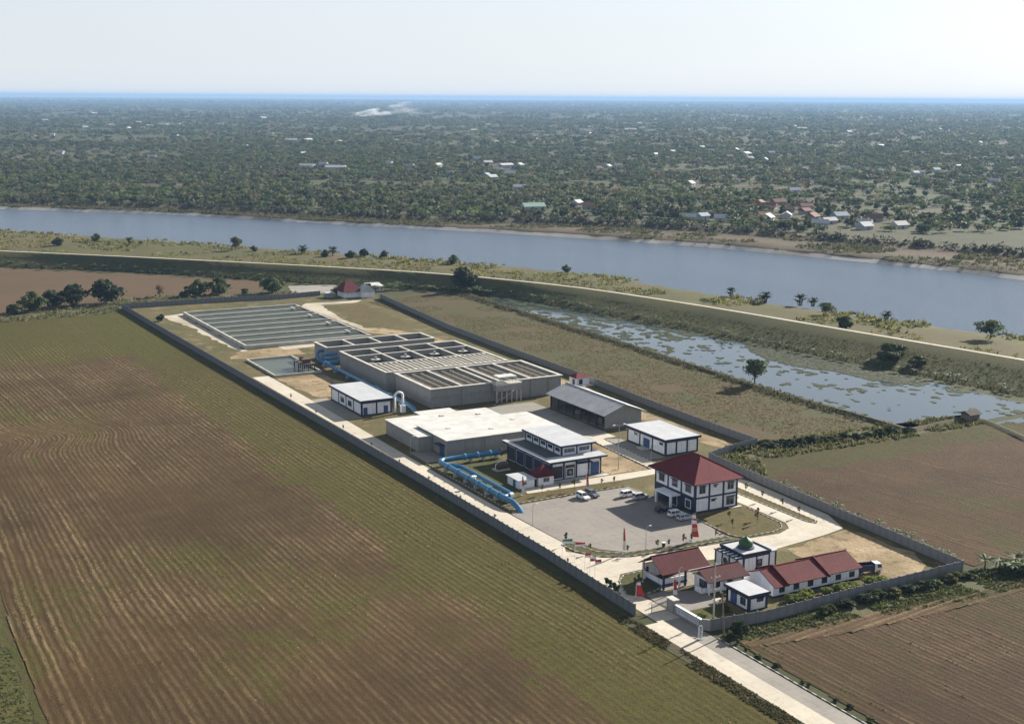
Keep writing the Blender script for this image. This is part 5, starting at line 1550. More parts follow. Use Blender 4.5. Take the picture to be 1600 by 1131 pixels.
# ================================================================== flags, banners, poles, lamps
def wavy(w, h, x0, z0, nx, nz, amp, seed, taper=0.0, curl=0.0):
    r = random.Random(seed)
    ph, out = r.uniform(0, 6), MB()
    V = []
    for j in range(nz + 1):
        for i in range(nx + 1):
            u, v_ = i / nx, j / nz
            ww = w * (1 - taper * v_)
            V.append((x0 + u * ww + curl * v_ * v_, amp * math.sin(ph + u * 5 + v_ * 7) * (0.3 + u), z0 + v_ * h))
    F_ = [(j * (nx + 1) + i, j * (nx + 1) + i + 1, (j + 1) * (nx + 1) + i + 1, (j + 1) * (nx + 1) + i) for j in range(nz) for i in range(nx)]
    return V, F_
def banner(label, loc, h=5.0, w=1.1, cols=('flag_red', 'flag_white'), seed=1, rz=0.0, name='banner_flag'):
    """tall narrow festival banner on a bent pole"""
    t = thing(name, label, 'banner', (*loc, 0.1), 'festival banners', rz)
    def p_(nm, mb, m, sm=False):
        o = bpy.data.objects.new(nm, mb.mesh(nm, m, (0, 0, 0), sm))
        C.objects.link(o)
        o.parent = t
    p_('pole', MB().tube([(0, 0, 0), (0, 0, h * 0.8), (0.12, 0, h * 0.95), (0.5, 0, h * 1.06), (0.9, 0, h * 1.04)], [0.06, 0.05, 0.04, 0.03, 0.02], 6), ['white_metal'])
    V, F_ = wavy(w * 1.25, h * 0.86, 0.06, h * 0.14, 4, 12, 0.16, seed, 0.55)
    mb = MB()
    mb.v = V
    mb.f = F_
    mb.mi = [min(len(cols) - 1, int((1 - (k // 4) / 12) * len(cols))) for k in range(len(F_))]
    p_('cloth', mb, list(cols), True)
    p_('base', MB().box(-0.3, 0.3, -0.3, 0.3, 0, 0.12), ['grey_metal'])
    return t
banner('red and white banner by the blue pipes and the small grey hut', (18.8, 79.5), 5.2, 0.54, ('flag_pink', 'flag_red', 'flag_white'), 1, R(-30))
banner('red banner with white top behind the parked people carrier', (36.4, 76.6), 5.0, 0.54, ('flag_white', 'flag_red', 'flag_red', 'flag_pink'), 2, R(-30))
banner('red over white banner alone on the open forecourt', (17.6, 31.0), 6.0, 0.54, ('flag_red', 'flag_red', 'flag_white'), 3, R(-30))
banner('large red and white patterned banner in front of the silver car', (36.6, 31.2), 6.2, 1.37, ('flag_white', 'flag_red', 'flag_white', 'flag_red', 'flag_pink', 'flag_red'), 4, R(-30))
banner('pink and white banner on the oval lawn by the service road', (11.7, 14.4), 5.2, 0.43, ('flag_red', 'flag_pink', 'flag_white'), 5, R(-30))
banner('slim white banner before the shelter roof', (15.4, 6.9), 4.8, 0.32, ('flag_white', 'flag_white'), 6, R(-30))
banner('broad red banner at the roadside just inside the gate', (5.2, 7.4), 3.4, 1.37, ('flag_white', 'flag_red', 'flag_red', 'flag_red'), 7, R(-30))
banner('red and white banner beside the gate pier', (12.2, 4.2), 4.6, 0.65, ('flag_white', 'flag_red', 'flag_red', 'flag_red', 'flag_white'), 8, R(-30))
# white feather banner with dark lettering at the roadside
t = thing('feather_banner', 'white feather banner with dark lettering standing on the access road edge', 'banner', (4.4, -15.4, 0.1), 'festival banners', R(-30))
def fp(nm, mb, m):
    o = bpy.data.objects.new(nm, mb.mesh(nm, m))
    C.objects.link(o)
    o.parent = t
    return o
out = [(-0.42, 0.25), (0.42, 0.25), (0.44, 2.2), (0.34, 2.7), (0.0, 2.95), (-0.34, 2.7), (-0.44, 2.2)]
cl = fp('cloth', MB()._add([(x, -0.02, z) for x, z in out] + [(x, 0.02, z) for x, z in out], [tuple(range(7)), tuple(range(13, 6, -1))] + [((i + 1) % 7, i, 7 + i, 7 + (i + 1) % 7) for i in range(7)]), ['flag_white'])
o = fp('lettering', MB().box(-0.2, 0.22, -0.032, -0.022, 2.2, 2.45).box(-0.02, 0.22, -0.032, -0.022, 1.75, 2.1).box(-0.22, 0.0, -0.032, -0.022, 1.45, 1.65).box(-0.12, 0.2, -0.032, -0.022, 1.05, 1.3).box(-0.2, 0.05, -0.032, -0.022, 0.65, 0.85), ['ink'])
o.parent = cl
fp('foot', MB().box(-0.5, 0.5, -0.3, 0.3, 0, 0.08).box(-0.03, 0.03, -0.06, -0.02, 0.08, 2.9), ['grey_metal'])
# small flag poles along the service road near the gate
for k, (x, y, c, lab) in enumerate(((4.0, 34.6, ('flag_green', 'flag_white'), 'short pole with a green and white flag by the forecourt corner'), (5.4, 31.6, ('flag_red', 'flag_white'), 'short pole with a red and white flag next to the green one'),
                                    (3.6, 24.6, ('flag_red', 'flag_white'), 'first of three thin flag poles along the roadside wall'), (3.4, 22.2, ('flag_white', 'flag_red'), 'middle of three thin flag poles along the roadside wall'), (3.4, 20.2, ('flag_red', 'flag_white'), 'third of three thin flag poles, nearest the gate'))):
    t = thing('flag_pole', lab, 'flag', (x, y, 0.1), 'flag poles by the gate road', R(-25))
    o = bpy.data.objects.new('pole', MB().tube([(0, 0, 0), (0, 0, 4.6)], [0.05, 0.03], 6).mesh('pole', ['white_metal'])); C.objects.link(o); o.parent = t
    V, F_ = wavy(2.2 if k < 2 else 1.3, 1.0, 0.04, 3.5, 6, 4, 0.16, 30 + k)
    mb = MB(); mb.v = V; mb.f = F_; mb.mi = [0 if q // 6 >= 2 else 1 for q in range(len(F_))]
    o = bpy.data.objects.new('cloth', mb.mesh('cloth', list(c), (0, 0, 0), True)); C.objects.link(o); o.parent = t
    o = bpy.data.objects.new('finial', MB().cyl(0, 0, 4.6, 4.75, 0.08, 8).mesh('finial', ['rim'])); C.objects.link(o); o.parent = t
# power poles
def power_pole(label, x, y, h, lean=0.0, arms=3):
    t = thing('power_pole', label, 'utility pole', (x, y, 0), 'power poles by the gate')
    part(t, 'pole', MB().tube([(x, y, 0), (x + lean, y, h)], [0.19, 0.12], 8), 'coping' if arms == 3 else 'wood_pole')
    for k in range(arms):
        z = h - 0.4 - k * 2.6
        lx = x + lean * z / h
        a = part(t, 'cross_arm', MB().box(lx - 1.2, lx + 1.2, y - 0.22, y - 0.1, z - 0.07, z + 0.07), 'coping')
        for d in (-1.0, 0.0, 1.0):
            part(a, 'insulator', MB().cyl(lx + d, y - 0.16, z + 0.07, z + 0.3, 0.07, 6), 'white_metal')
    return t
power_pole('pale concrete power pole with three cross arms inside the front wall', 13.0, -8.2, 11.5)
power_pole('slim dark leaning pole outside the front wall corner', 9.4, -16.2, 9.0, -0.8, 0)
t = thing('lamp_post', 'tall slim lamp post with two heads between the pump house and office', 'lamp post', (54.2, 88.6, 0))
part(t, 'pole', MB().tube([(54.2, 88.6, 0), (54.2, 88.6, 12.5)], [0.13, 0.08], 8), 'grey_metal')
part(t, 'arm', MB().tube([(52.6, 88.6, 12.7), (54.2, 88.6, 12.5), (55.8, 88.6, 12.7)], 0.05, 6), 'grey_metal')
for x in (52.2, 55.6):
    part(t, 'lamp_head', MB().box(x, x + 0.7, 88.4, 88.8, 12.62, 12.78), 'white_metal')
for k, (x, y, lab) in enumerate(((23.8, 31.0, 'thin lamp post at the near edge of the forecourt'), (9.2, 57.0, 'thin lamp post between the service road and the forecourt'), (9.6, 128.0, 'thin lamp post by the service road beside the white roofed reservoir'), (66.0, 90, 'thin lamp post at the corner of the store lane'))):
    t = thing('lamp_post', lab, 'lamp post', (x, y, 0), 'small lamp posts')
    part(t, 'pole', MB().tube([(x, y, 0), (x, y, 5.0), (x + 0.3, y, 5.5), (x + 1.0, y, 5.6)], [0.07, 0.06, 0.05, 0.04], 6), 'grey_metal')
    part(t, 'lamp_head', MB().box(x + 0.8, x + 1.4, y - 0.12, y + 0.12, 5.5, 5.62), 'white_metal')
t = thing('litter_bin', 'small dark bin with a white rim at the forecourt edge', 'bin', (28.3, 30.4, 0.15))
part(t, 'bin', MB().cyl(28.3, 30.4, 0.15, 1.15, 0.35, 10, 0.42), 'dark_metal')
part(t, 'rim', MB().cyl(28.3, 30.4, 1.15, 1.25, 0.46, 10), 'white_metal')

# house and sheds beyond the far end
t = thing('house', 'village house with dark red hipped roof and white gable beyond the works', 'house', (110, 422, 0))
part(t, 'wall', MB().box(103, 117, 414, 424, 0, 3.0), 'white_render')
part(t, 'roof', MB()._add([(101.6, 412.6, 3.0), (112, 412.6, 3.0), (112, 425.4, 3.0), (101.6, 425.4, 3.0), (105.6, 419, 8.0), (109, 419, 8.0)], [(3, 2, 1, 0), (0, 1, 5, 4), (2, 3, 4, 5), (1, 2, 5), (3, 0, 4)]), 'red_roof_dark')
part(t, 'porch_gable', MB()._add([(110.5, 410, 3.0), (118.5, 410, 3.0), (114.5, 410, 6.2), (110.5, 418, 3.0), (118.5, 418, 3.0), (114.5, 418, 6.2)], [(0, 1, 2), (5, 4, 3), (0, 2, 5, 3), (1, 4, 5, 2), (0, 3, 4, 1)]), 'flat_roof_clean')
part(t, 'porch', MB().box(111, 118, 410.6, 413.9, 0, 2.99), 'white_render')
t = thing('shed', 'low shed with a white roof among the plants behind the meadow', 'shed', (126, 432, 0))
part(t, 'wall', MB().box(123, 130, 429, 435, 0, 2.6), 'white_render')
part(t, 'roof', MB()._add([(122.4, 428.4, 2.5), (130.6, 428.4, 2.5), (130.6, 435.6, 3.6), (122.4, 435.6, 3.6), (122.4, 428.4, 2.7), (130.6, 428.4, 2.7), (130.6, 435.6, 3.8), (122.4, 435.6, 3.8)], [(3, 2, 1, 0), (4, 5, 6, 7), (0, 1, 5, 4), (1, 2, 6, 5), (2, 3, 7, 6), (3, 0, 4, 7)]), 'pale_roof')
t = thing('shed', 'tiny white roofed shed at the end of the far wall', 'shed', (97, 421, 0))
part(t, 'wall', MB().box(95.4, 99, 419, 422, 0, 2.2), 'grey_concrete_wall')
part(t, 'roof', MB().box(94.8, 99.6, 418.4, 422.6, 2.2, 2.4), 'flat_roof_clean')
sheet('threshing_yard', rag([(91.8, 467), (116, 461), (107, 434), (84, 438)], 5, 0.6, 5), 0.08, 'concrete_old_shade')
t = thing('field_hut', 'dark thatched field hut on the pond dike', 'hut', (184.6, 84.0, 0))
part(t, 'wall', MB().box(182.6, 187, 82.2, 85.8, 0.3, 2.6), 'wood_pole')
part(t, 'roof', MB()._add([(182, 81.4, 2.4), (187.6, 81.4, 2.4), (187.6, 86.6, 2.4), (182, 86.6, 2.4), (182, 84, 3.4), (187.6, 84, 3.4)], [(3, 2, 1, 0), (0, 1, 5, 4), (2, 3, 4, 5), (1, 2, 5), (3, 0, 4)]), 'dry_thatch')

# ================================================================== plants
def leaf_cloud(cent, rad, per, leaf, seed, up=0.25):
    """leaf triangles spread over lobes; returns vertices and triangle list"""
    r = np.random.default_rng(seed)
    cent, rad = np.asarray(cent, float), np.asarray(rad, float)
    n = len(cent) * per
    c, q = np.repeat(cent, per, 0), np.repeat(rad, per, 0)
    d = r.normal(size=(n, 3))
    d[:, 2] = np.abs(d[:, 2]) * np.where(r.random(n) < 0.72, 1, -1) + up
    d /= np.linalg.norm(d, axis=1)[:, None]
    p = c + d * q * (0.55 + 0.5 * r.random((n, 1)) ** 0.6)
    nn = d + r.normal(size=(n, 3)) * 0.55
    nn /= np.linalg.norm(nn, axis=1)[:, None]
    a = np.cross(nn, np.array([0.3, 0.5, 0.8]) + r.normal(size=(n, 3)) * 0.3)
    a /= np.linalg.norm(a, axis=1)[:, None] + 1e-9
    b = np.cross(nn, a)
    s = (leaf * (0.6 + 0.8 * r.random(n)))[:, None]
    V = np.stack([p + a * s, p - a * s * 0.6 + b * s * 0.8, p - a * s * 0.5 - b * s * 0.8], 1).reshape(-1, 3)
    return V, np.arange(n * 3).reshape(-1, 3)
def lobes(w, h0, h1, n, seed, lr=0.27):
    """lobe centres filling an uneven crown of width w between heights h0 and h1"""
    r = np.random.default_rng(seed)
    th = r.random(n) * 2 * np.pi
    z = r.random(n)
    prof = np.sin(np.pi * (0.18 + 0.74 * z)) * w / 2 * 0.86
    rr = prof * np.sqrt(r.random(n)) * (0.7 + 0.5 * r.random(n))
    c = np.c_[rr * np.cos(th), rr * np.sin(th), h0 + (h1 - h0) * (0.12 + 0.78 * z)]
    q = np.c_[np.full(n, w * lr / 2), np.full(n, w * lr / 2), np.full(n, (h1 - h0) * 0.17)] * (0.55 + 0.9 * r.random((n, 1)))
    return c, q
def tree_proto(w, h, trunk_h, n, per, leaf, m, seed, limbs=4, tr=0.22):
    c, q = lobes(w, trunk_h, h, n, seed)
    V, F_ = leaf_cloud(c, q, per, leaf, seed)
    crown = fast_mesh('crown', V, F_, [m])
    mb = MB().tube([(0, 0, -0.2), (0.08, 0.04, trunk_h * 0.6), (0.0, 0.1, trunk_h + (h - trunk_h) * 0.45)], [tr, tr * 0.75, tr * 0.3], 7)
    r = random.Random(seed)
    for i in range(limbs):
        e = c[r.randrange(len(c))]
        mb.tube([(0.04, 0.05, trunk_h * r.uniform(0.6, 1.0)), (e[0] * 0.5, e[1] * 0.5, (trunk_h + e[2]) / 2), tuple(e)], [tr * 0.55, tr * 0.4, tr * 0.12], 5)
    return mb.mesh('trunk', ['trunk']), crown
PROTO = {
    'round': [tree_proto(9, 7.5, 0.5, 34, 70, 0.42, 'leaf_mid', 11), tree_proto(9.5, 8, 0.4, 36, 70, 0.45, 'leaf_dark', 12)],
    'grey': [tree_proto(8, 8, 2.2, 30, 60, 0.40, 'leaf_grey', 13)],
    'umbrella': [tree_proto(13, 7.6, 2.4, 42, 34, 0.42, 'leaf_mid', 14, 9, 0.3)],
    'bush': [tree_proto(4.2, 3.0, 0.1, 18, 60, 0.34, 'leaf_mid', 15, 3, 0.1), tree_proto(4.6, 3.4, 0.1, 18, 60, 0.36, 'leaf_dark', 16, 3, 0.1), tree_proto(4.0, 2.6, 0.1, 16, 55, 0.34, 'leaf_olive', 17, 3, 0.1)],
    'lime': [tree_proto(4.0, 1.6, 0.0, 16, 60, 0.3, 'leaf_lime', 18, 2, 0.06)],
    'dry': [tree_proto(5, 6, 1.4, 16, 30, 0.3, 'leaf_dry', 19, 7, 0.14)],
    'sapling': [tree_proto(1.3, 2.6, 1.3, 6, 26, 0.16, 'leaf_olive', 20, 2, 0.04)],
    'shrub': [tree_proto(1.3, 1.9, 0.1, 7, 36, 0.17, 'leaf_dark', 21, 2, 0.04)],
}
def fronds(n, L, droop, w, h, m, seed, segs=5, rise=0.9):
    """arching strap leaves from one crown point"""
    r = random.Random(seed)
    mb = MB()
    for k in range(n):
        a = 2 * math.pi * k / n + r.uniform(-0.3, 0.3)
        up = rise * r.uniform(0.5, 1.15)
        l = L * r.uniform(0.75, 1.1)
        pts = []
        for i in range(segs + 1):
            t_ = i / segs
            d = l * t_ * math.cos(min(up, 1.2) * (1 - t_ * 0.6))
            z = l * (math.sin(up) * t_ - droop * t_ * t_)
            ww = w * math.sin(math.pi * (0.12 + 0.80 * t_))
            pts.append((d, z, ww))
        ca, sa = math.cos(a), math.sin(a)
        V = []
        for d, z, ww in pts:
            V += [(d * ca - ww * sa, d * sa + ww * ca, h + z - ww * 0.35), (d * ca, d * sa, h + z), (d * ca + ww * sa, d * sa - ww * ca, h + z - ww * 0.35)]
        F_ = []
        for i in range(segs):
            b = i * 3
            F_ += [(b, b + 1, b + 4, b + 3), (b + 1, b + 2, b + 5, b + 4)]
        mb._add(V, F_)
    return mb.mesh('crown', [m])
def stem(h, r):
    return MB().tube([(0, 0, -0.2), (0.05, 0.02, h * 0.5), (0, 0, h)], [r, r * 0.8, r * 0.7], 7).mesh('stem', ['leaf_olive'])
def clump(m, seed, big=1.0):
    """three stems of different height growing together"""
    r = random.Random(seed)
    return fronds(9, 2.3 * big, 0.55, 0.34 * big, 1.7 * big, m, seed)
PROTO['banana'] = [(stem(1.7, 0.16), fronds(9, 2.4, 0.5, 0.36, 1.6, 'leaf_banana', 31)), (stem(2.1, 0.17), fronds(10, 2.6, 0.6, 0.38, 2.0, 'leaf_banana', 32)), (stem(1.5, 0.15), fronds(8, 2.0, 0.4, 0.34, 1.4, 'leaf_mid', 33))]
def leafy_clump(seed):
    """several banana-like stems growing from one root, leaves held up"""
    r = random.Random(seed)
    st_, cr = MB(), MB()
    for k in range(6):
        x, y, h = r.uniform(-1.1, 1.1), r.uniform(-1.1, 1.1), r.uniform(1.2, 3.6)
        st_.tube([(x * 0.6, y * 0.6, -0.2), (x, y, h)], [0.2, 0.15], 6)
        me = fronds(9, 2.6, 0.42, 0.42, h, 'leaf_dark', seed * 10 + k, 4, 1.15)
        o_ = len(cr.v)
        cr.v += [(v.co.x + x, v.co.y + y, v.co.z) for v in me.vertices]
        cr.f += [tuple(i + o_ for i in p.vertices) for p in me.polygons]
        cr.mi += [0] * len(me.polygons)
        bpy.data.meshes.remove(me)
    return st_.mesh('stem', ['leaf_olive']), cr.mesh('crown', ['leaf_dark'])
PROTO['palm'] = [leafy_clump(34), leafy_clump(35)]
_pr = random.Random(99)
def plant(kind, label, x, y, z=0.0, s=1.0, group=None, name=None, cat=None, var=None, sz=None):
    nm = name or {'round': 'tree', 'grey': 'tree', 'umbrella': 'tree', 'bush': 'bush', 'lime': 'bush', 'dry': 'bare_tree', 'sapling': 'sapling', 'shrub': 'shrub', 'banana': 'banana_plant', 'palm': 'palm'}[kind]
    ct = cat or {'tree': 'tree', 'bush': 'bush', 'bare_tree': 'tree', 'sapling': 'sapling', 'shrub': 'shrub', 'banana_plant': 'banana plant', 'palm': 'palm'}.get(nm, 'plant')
    P_ = PROTO[kind]
    tm, cm = P_[var] if var is not None else _pr.choice(P_)
    t = thing(nm, label, ct, (x, y, z), group, _pr.uniform(0, 6.28))
    t.scale = (s, s, sz or s)
    for n_, me in ((tm.name.split('.')[0], tm), ('crown', cm)):
        o = bpy.data.objects.new(n_, me)
        C.objects.link(o)
        o.parent = t
    return t

# single trees one can point at
plant('umbrella', 'lone dark tree on the pond dike with a wide crown', 156.4, 156.2, 0.6, 1.0, sz=1.15)
plant('round', 'big dark tree at the near end of the pond below the levee', 168, 409, 0.3, 1.5, var=1)
plant('bush', 'large dark thicket on the levee slope above the pond', 228, 163, 1.6, 3.4, var=0, sz=2.1)
plant('bush', 'lower thicket beside the large one on the levee slope', 229, 150, 2.0, 2.3, var=2, sz=1.3)
for i, (k, x, y, s, lab) in enumerate((
    ('round', 41.5, 713.7, 0.75, 'small dark tree at the river edge, far left'),
    ('palm', 58.4, 688.1, 1.1, 'dark palm like plant on the left river bank'),
    ('palm', 63.6, 681.0, 0.7, 'smaller palm like plant beside the left bank palm'),
    ('grey', 110.3, 621.8, 1.1, 'rounded grey green tree alone on the river berm'),
    ('bush', 119.9, 613.3, 1.4, 'low grey bush right of the rounded berm tree'),
    ('palm', 143.0, 586.6, 1.35, 'broad dark tree like palm above the levee road bend'),
    ('palm', 156.0, 569.0, 1.3, 'slender palm right of the broad one on the berm'),
    ('round', 205.5, 498.5, 0.75, 'small dark tree at the water edge above the far house'),
    ('round', 246.9, 436.2, 0.6, 'little dark tree on the water edge near mid river'),
    ('palm', 274.6, 321.0, 1.0, 'first dark palm on the right river bank'),
    ('palm', 276.3, 296.6, 1.3, 'tallest dark palm on the right river bank'),
    ('palm', 286.4, 282.5, 1.2, 'left palm of the close pair on the right bank'),
    ('palm', 290.7, 278.1, 1.0, 'right palm of the close pair on the right bank'),
    ('umbrella', 277.8, 254.8, 0.75, 'low spreading dark tree beside the palm pair'),
    ('palm', 292.9, 231.3, 1.0, 'small palm standing alone on the right bank'),
    ('umbrella', 296.7, 175.4, 1.05, 'wide crowned tree on the right bank near the picture edge'),
    ('bush', 259.3, 222.0, 1.9, 'round olive bush beside the levee road'),
    ('bush', 13.4, 696.9, 2.0, 'broad brown bush on the left berm'),
    ('bush', 181.0, 545.7, 1.7, 'wide bush row piece on the berm beyond the levee road'),
    ('bush', 172.0, 556.0, 1.5, 'second bush of the berm row beyond the levee road'),
    ('bush', 161.0, 552.0, 1.6, 'bush below the slender berm palm'),
    ('bush', 150.0, 566.0, 1.7, 'bush below the broad berm palm'),
)):
    plant(k, lab, x, y, 1.9, s, 'trees on the river berm')
for k, x, y, s, lab in (('round', -43, 441, 1.5, 'dark tree at the field corner, left of the clump'), ('round', -33, 446, 1.3, 'dark tree in the middle of the clump by the field corner'), ('round', -24, 448, 1.55, 'tree at the right of the clump by the field corner'),
                        ('round', -7.0, 450, 1.75, 'biggest round dark tree just outside the far wall corner'), ('dry', 20.7, 458, 1.3, 'thin brownish bare tree behind the far wall'), ('round', 39, 454, 1.35, 'left of two dark trees behind the far wall'),
                        ('round', 50, 454, 1.4, 'right of two dark trees behind the far wall'), ('round', 76, 447, 1.45, 'dark round tree beside the pale yard'), ('bush', -52, 434, 2.0, 'low bush left of the field corner trees'),
                        ('bush', -66, 424, 1.8, 'low bush at the left edge by the hedge line'), ('bush', 32, 452, 1.3, 'bush left of the two dark trees'), ('bush', 62, 449, 1.2, 'low bush between dark trees and yard'),
                        ('round', -70, 452, 1.2, 'dark tree at the left picture edge'), ('bush', 120, 425, 2.0, 'bush behind the far house'), ('bush', 104, 428, 1.6, 'bush at the left of the far house')):
    plant(k, lab, x, y, 0.05, s, 'trees behind the far wall', sz=s * 0.8)
# bushes along hedges
def hedge(n, pts, kind, s0, s1, wid, lab, grp, z=0.05, seed=1):
    r = random.Random(seed)
    p = np.array(pts, float)
    d = np.r_[0, np.cumsum(np.linalg.norm(np.diff(p, axis=0), axis=1))]
    for i in range(n):
        t_ = (i + r.uniform(0.1, 0.9)) / n * d[-1]
        plant(kind, lab, np.interp(t_, d, p[:, 0]) + r.uniform(-wid, wid), np.interp(t_, d, p[:, 1]) + r.uniform(-wid, wid), z, r.uniform(s0, s1), grp, sz=(r.uniform(s0, s1) * 0.62 if kind == 'bush' else None))
hedge(36, [(86, 86.5), (100, 90), (118, 86), (140, 84), (157, 82)], 'bush', 0.6, 1.1, 1.8, 'bush in the hedge between the office and the pond', 'hedge by the pond field')
hedge(18, [(30, -16.5), (50, -15.8), (76, -15.4)], 'bush', 0.55, 1.0, 0.9, 'bush growing outside the front wall', 'bushes outside the front wall', seed=2)
hedge(9, [(31, -8.6), (46, -9.6), (56, -10.5)], 'lime', 0.8, 1.2, 0.8, 'yellow green low bush behind the row building', 'bushes behind the row building', seed=3)
hedge(26, [(83, 56), (81.5, 20), (80.5, -8)], 'banana', 0.5, 0.85, 0.8, 'banana plant in the row outside the ring road wall', 'banana plants along the wall', seed=4)
hedge(30, [(80, -15), (90, -18), (104, -20), (128, -14)], 'banana', 0.8, 1.35, 3.0, 'banana plant in the thicket beyond the wall corner', 'banana thicket', seed=5)
hedge(12, [(80, -18), (92, -22), (110, -22)], 'bush', 0.7, 1.2, 2.0, 'bush among the bananas beyond the wall corner', 'bushes in the banana thicket', seed=6)
hedge(9, [(9.2, -17), (9.3, -58)], 'bush', 0.25, 0.5, 0.4, 'small bush at the kerb of the access road', 'bushes along the access road', seed=7)
hedge(46, [(118, 428), (144, 430), (165, 402), (176, 388)], 'banana', 0.9, 1.5, 2.5, 'banana plant in the grove at the head of the meadow', 'banana grove', seed=8)
hedge(60, [(180, 384), (192, 330), (204, 262), (213, 200), (222, 140), (229, 95)], 'banana', 0.7, 1.25, 1.8, 'banana plant along the levee foot by the pond', 'banana plants at the levee foot', 0.4, seed=9)
hedge(22, [(-40, 617), (28, 560), (90, 487), (112, 462)], 'bush', 0.6, 1.1, 2.5, 'bush at the levee foot above the brown field', 'bushes at the levee foot', 0.4, seed=10)
hedge(30, [(-30, 618), (30, 565), (90, 495), (118, 455)], 'banana', 0.8, 1.2, 3.0, 'banana plant at the levee foot above the brown field', 'banana plants above the brown field', 0.8, seed=11)
for i, (x, y) in enumerate(((1.9, 13.4), (1.9, 11.9), (1.9, 10.4), (1.9, 8.9))):
    plant('shrub', 'dark conical shrub in the short row inside the wall by the gate', x, y, 0.1, 1.5, 'conical shrubs by the gate')
plant('bush', 'round bush at the corner of the guard garden', 17.2, -6.6, 0.1, 0.5)
plant('bush', 'dark bush by the foot of the leaning pole', 12.0, -17.6, 0.1, 0.9, var=1)
plant('lime', 'flat yellow green bush in the gate garden', 10.6, -7.6, 0.12, 0.7)
plant('bush', 'small dark bush by the field wall at the far end', 3.2, 386, 0.05, 0.9, var=1)
for x, y in ((9.3, 41.6), (11.3, 34.5), (17.8, 29.6), (25.6, 28.8), (28.6, 28.7), (32.5, 28.6), (34.6, 28.6), (41.7, 28.6), (24, 78), (29, 77.4), (33, 77), (41, 76.6), (45, 76.4), (57.8, 45.6 - 12), (53, 38), (60, 36), (50, 33), (70.6, 54), (70.6, 47.5), (70.6, 39.6), (70.4, 33), (14, 16), (9, 12), (17, 12.6), (7.5, 11.4)):
    plant('sapling', 'young staked sapling planted on the grass strips of the works', x, y, 0.14, _pr.uniform(0.75, 1.15), 'saplings on the grass strips')
for i, y in enumerate((12, 30, 47, 64, 82, 101, 120, 140, 162, 185, 209)):
    plant('sapling', 'young sapling in the row between field wall and service road', 2.6, y, 0.08, _pr.uniform(0.6, 0.9), 'saplings along the field wall')

# ------------------------------------------------------------------ country beyond the river
HD = R(28.8)
VD, VL = np.array([math.sin(HD), math.cos(HD)]), np.array([math.cos(HD), -math.sin(HD)])
C2 = np.array(CAM[:2])
def ld(p):
    q = np.asarray(p) - C2
    return q @ VL, q @ VD
fl_l, fl_d = ld(flevee + ln * 16)
def field_pts(n, d0, d1, power=1.0, seed=1):
    r = np.random.default_rng(seed)
    d = (d0 ** 2 + (d1 ** 2 - d0 ** 2) * r.random(n) ** power) ** 0.5
    l = (r.random(n) - 0.5) * 2 * (0.44 * d + 90)
    return l, d
def groves(l, d, k=1.0):
    return 0.42 * vnoise(l, d * 1.9, 360 * k, 61) + 0.33 * vnoise(l, d * 1.6, 130 * k, 62) + 0.25 * vnoise(l, d * 1.3, 48 * k, 63)
HOUSES = [(670.3, 783.2, 'r'), (654.8, 750.4, 'r'), (696.8, 787.8, 'r'), (647.1, 716.2, 'r'), (651.1, 697.1, 'r'), (686.1, 736.1, 'r'), (590.5, 679.4, 'r'), (609.2, 672.5, 'w'), (618.7, 650.8, 'r'), (578.2, 660.4, 'w'),
          (520.0, 692.7, 'w'), (536.5, 694.3, 'b'), (538.1, 672.2, 'w'), (583.4, 601.7, 'w'), (605.1, 615.4, 'w'), (646.0, 647.1, 'b'), (618.3, 588.6, 'w'), (598.9, 568.0, 'w'), (656.0, 616.5, 'r'), (630.4, 562.3, 'w'),
          (452.1, 835.3, 'g'), (513.0, 858.6, 'w'), (502.8, 822.1, 'r'), (500.3, 1556.9, 'W'), (545.9, 1616.4, 'w'), (519.5, 1501.5, 'W'), (490.8, 1600.4, 'r'), (648.4, 1613.4, 'w'), (692.6, 1538.6, 'w'), (646.9, 1536.5, 'b'),
          (834.7, 1690.6, 'w'), (794.1, 1575.7, 'w'), (718.0, 1400.4, 'w'), (767.2, 1469.1, 'W'), (690.2, 1314.7, 'w'), (642.1, 1289.6, 'b'), (803.2, 1492.4, 'w'), (628.0, 1248.2, 'w'), (905.5, 1413.0, 'w'), (930.4, 1424.7, 'b'),
          (864.8, 1374.9, 'r'), (1358.6, 1665.5, 'W'), (1487.7, 1856.6, 'w'), (1265.4, 1499.4, 'w'), (1401.4, 1824.4, 'w'), (1271.3, 1544.5, 'w'), (1456.5, 1713.6, 'b'), (845.6, 2607.8, 'G'), (880.2, 2600.3, 'W'), (930.6, 2536.4, 'w'),
          (446.8, 3228.2, 'w'), (941.3, 4108.4, 'W'), (1034.2, 4280.8, 'w'), (1172.6, 4250.7, 'w'), (783.3, 4144.7, 'w'), (767.7, 3191.3, 'w'), (2758.6, 3132.5, 'W'), (1893.4, 1886.4, 'W'), (2268.4, 1957.7, 'W'), (2105.2, 3148.1, 'W'),
          (2125.4, 3072.3, 'w'), (1199.7, 7069.0, 'W'), (1269.6, 6830.4, 'W'), (1565.9, 5302.0, 'W'), (1709.1, 5439.5, 'W'), (1639.0, 3274.7, 'w'), (1237.6, 2308.2, 'w'), (1243.4, 2389.4, 'w')]
_hr = random.Random(77)
for _i in range(56):
    _d = _hr.uniform(1350, 5200)
    _c = _hr.gauss(0, 0.03)
    _l = (_hr.choice((-0.30, -0.18, -0.06, 0.02, 0.1, 0.22, 0.33)) + _c) * _d
    _p = C2 + _l * VL + _d * VD
    HOUSES.append((float(_p[0]), float(_p[1]), _hr.choice('wwwrwb')))
plain('village_red', (0.17, 0.075, 0.05), 0.85, 0.35)
plain('village_white', (0.42, 0.42, 0.42), 0.8, 0.15)
plain('village_blue', (0.20, 0.26, 0.32), 0.7, 0.2)
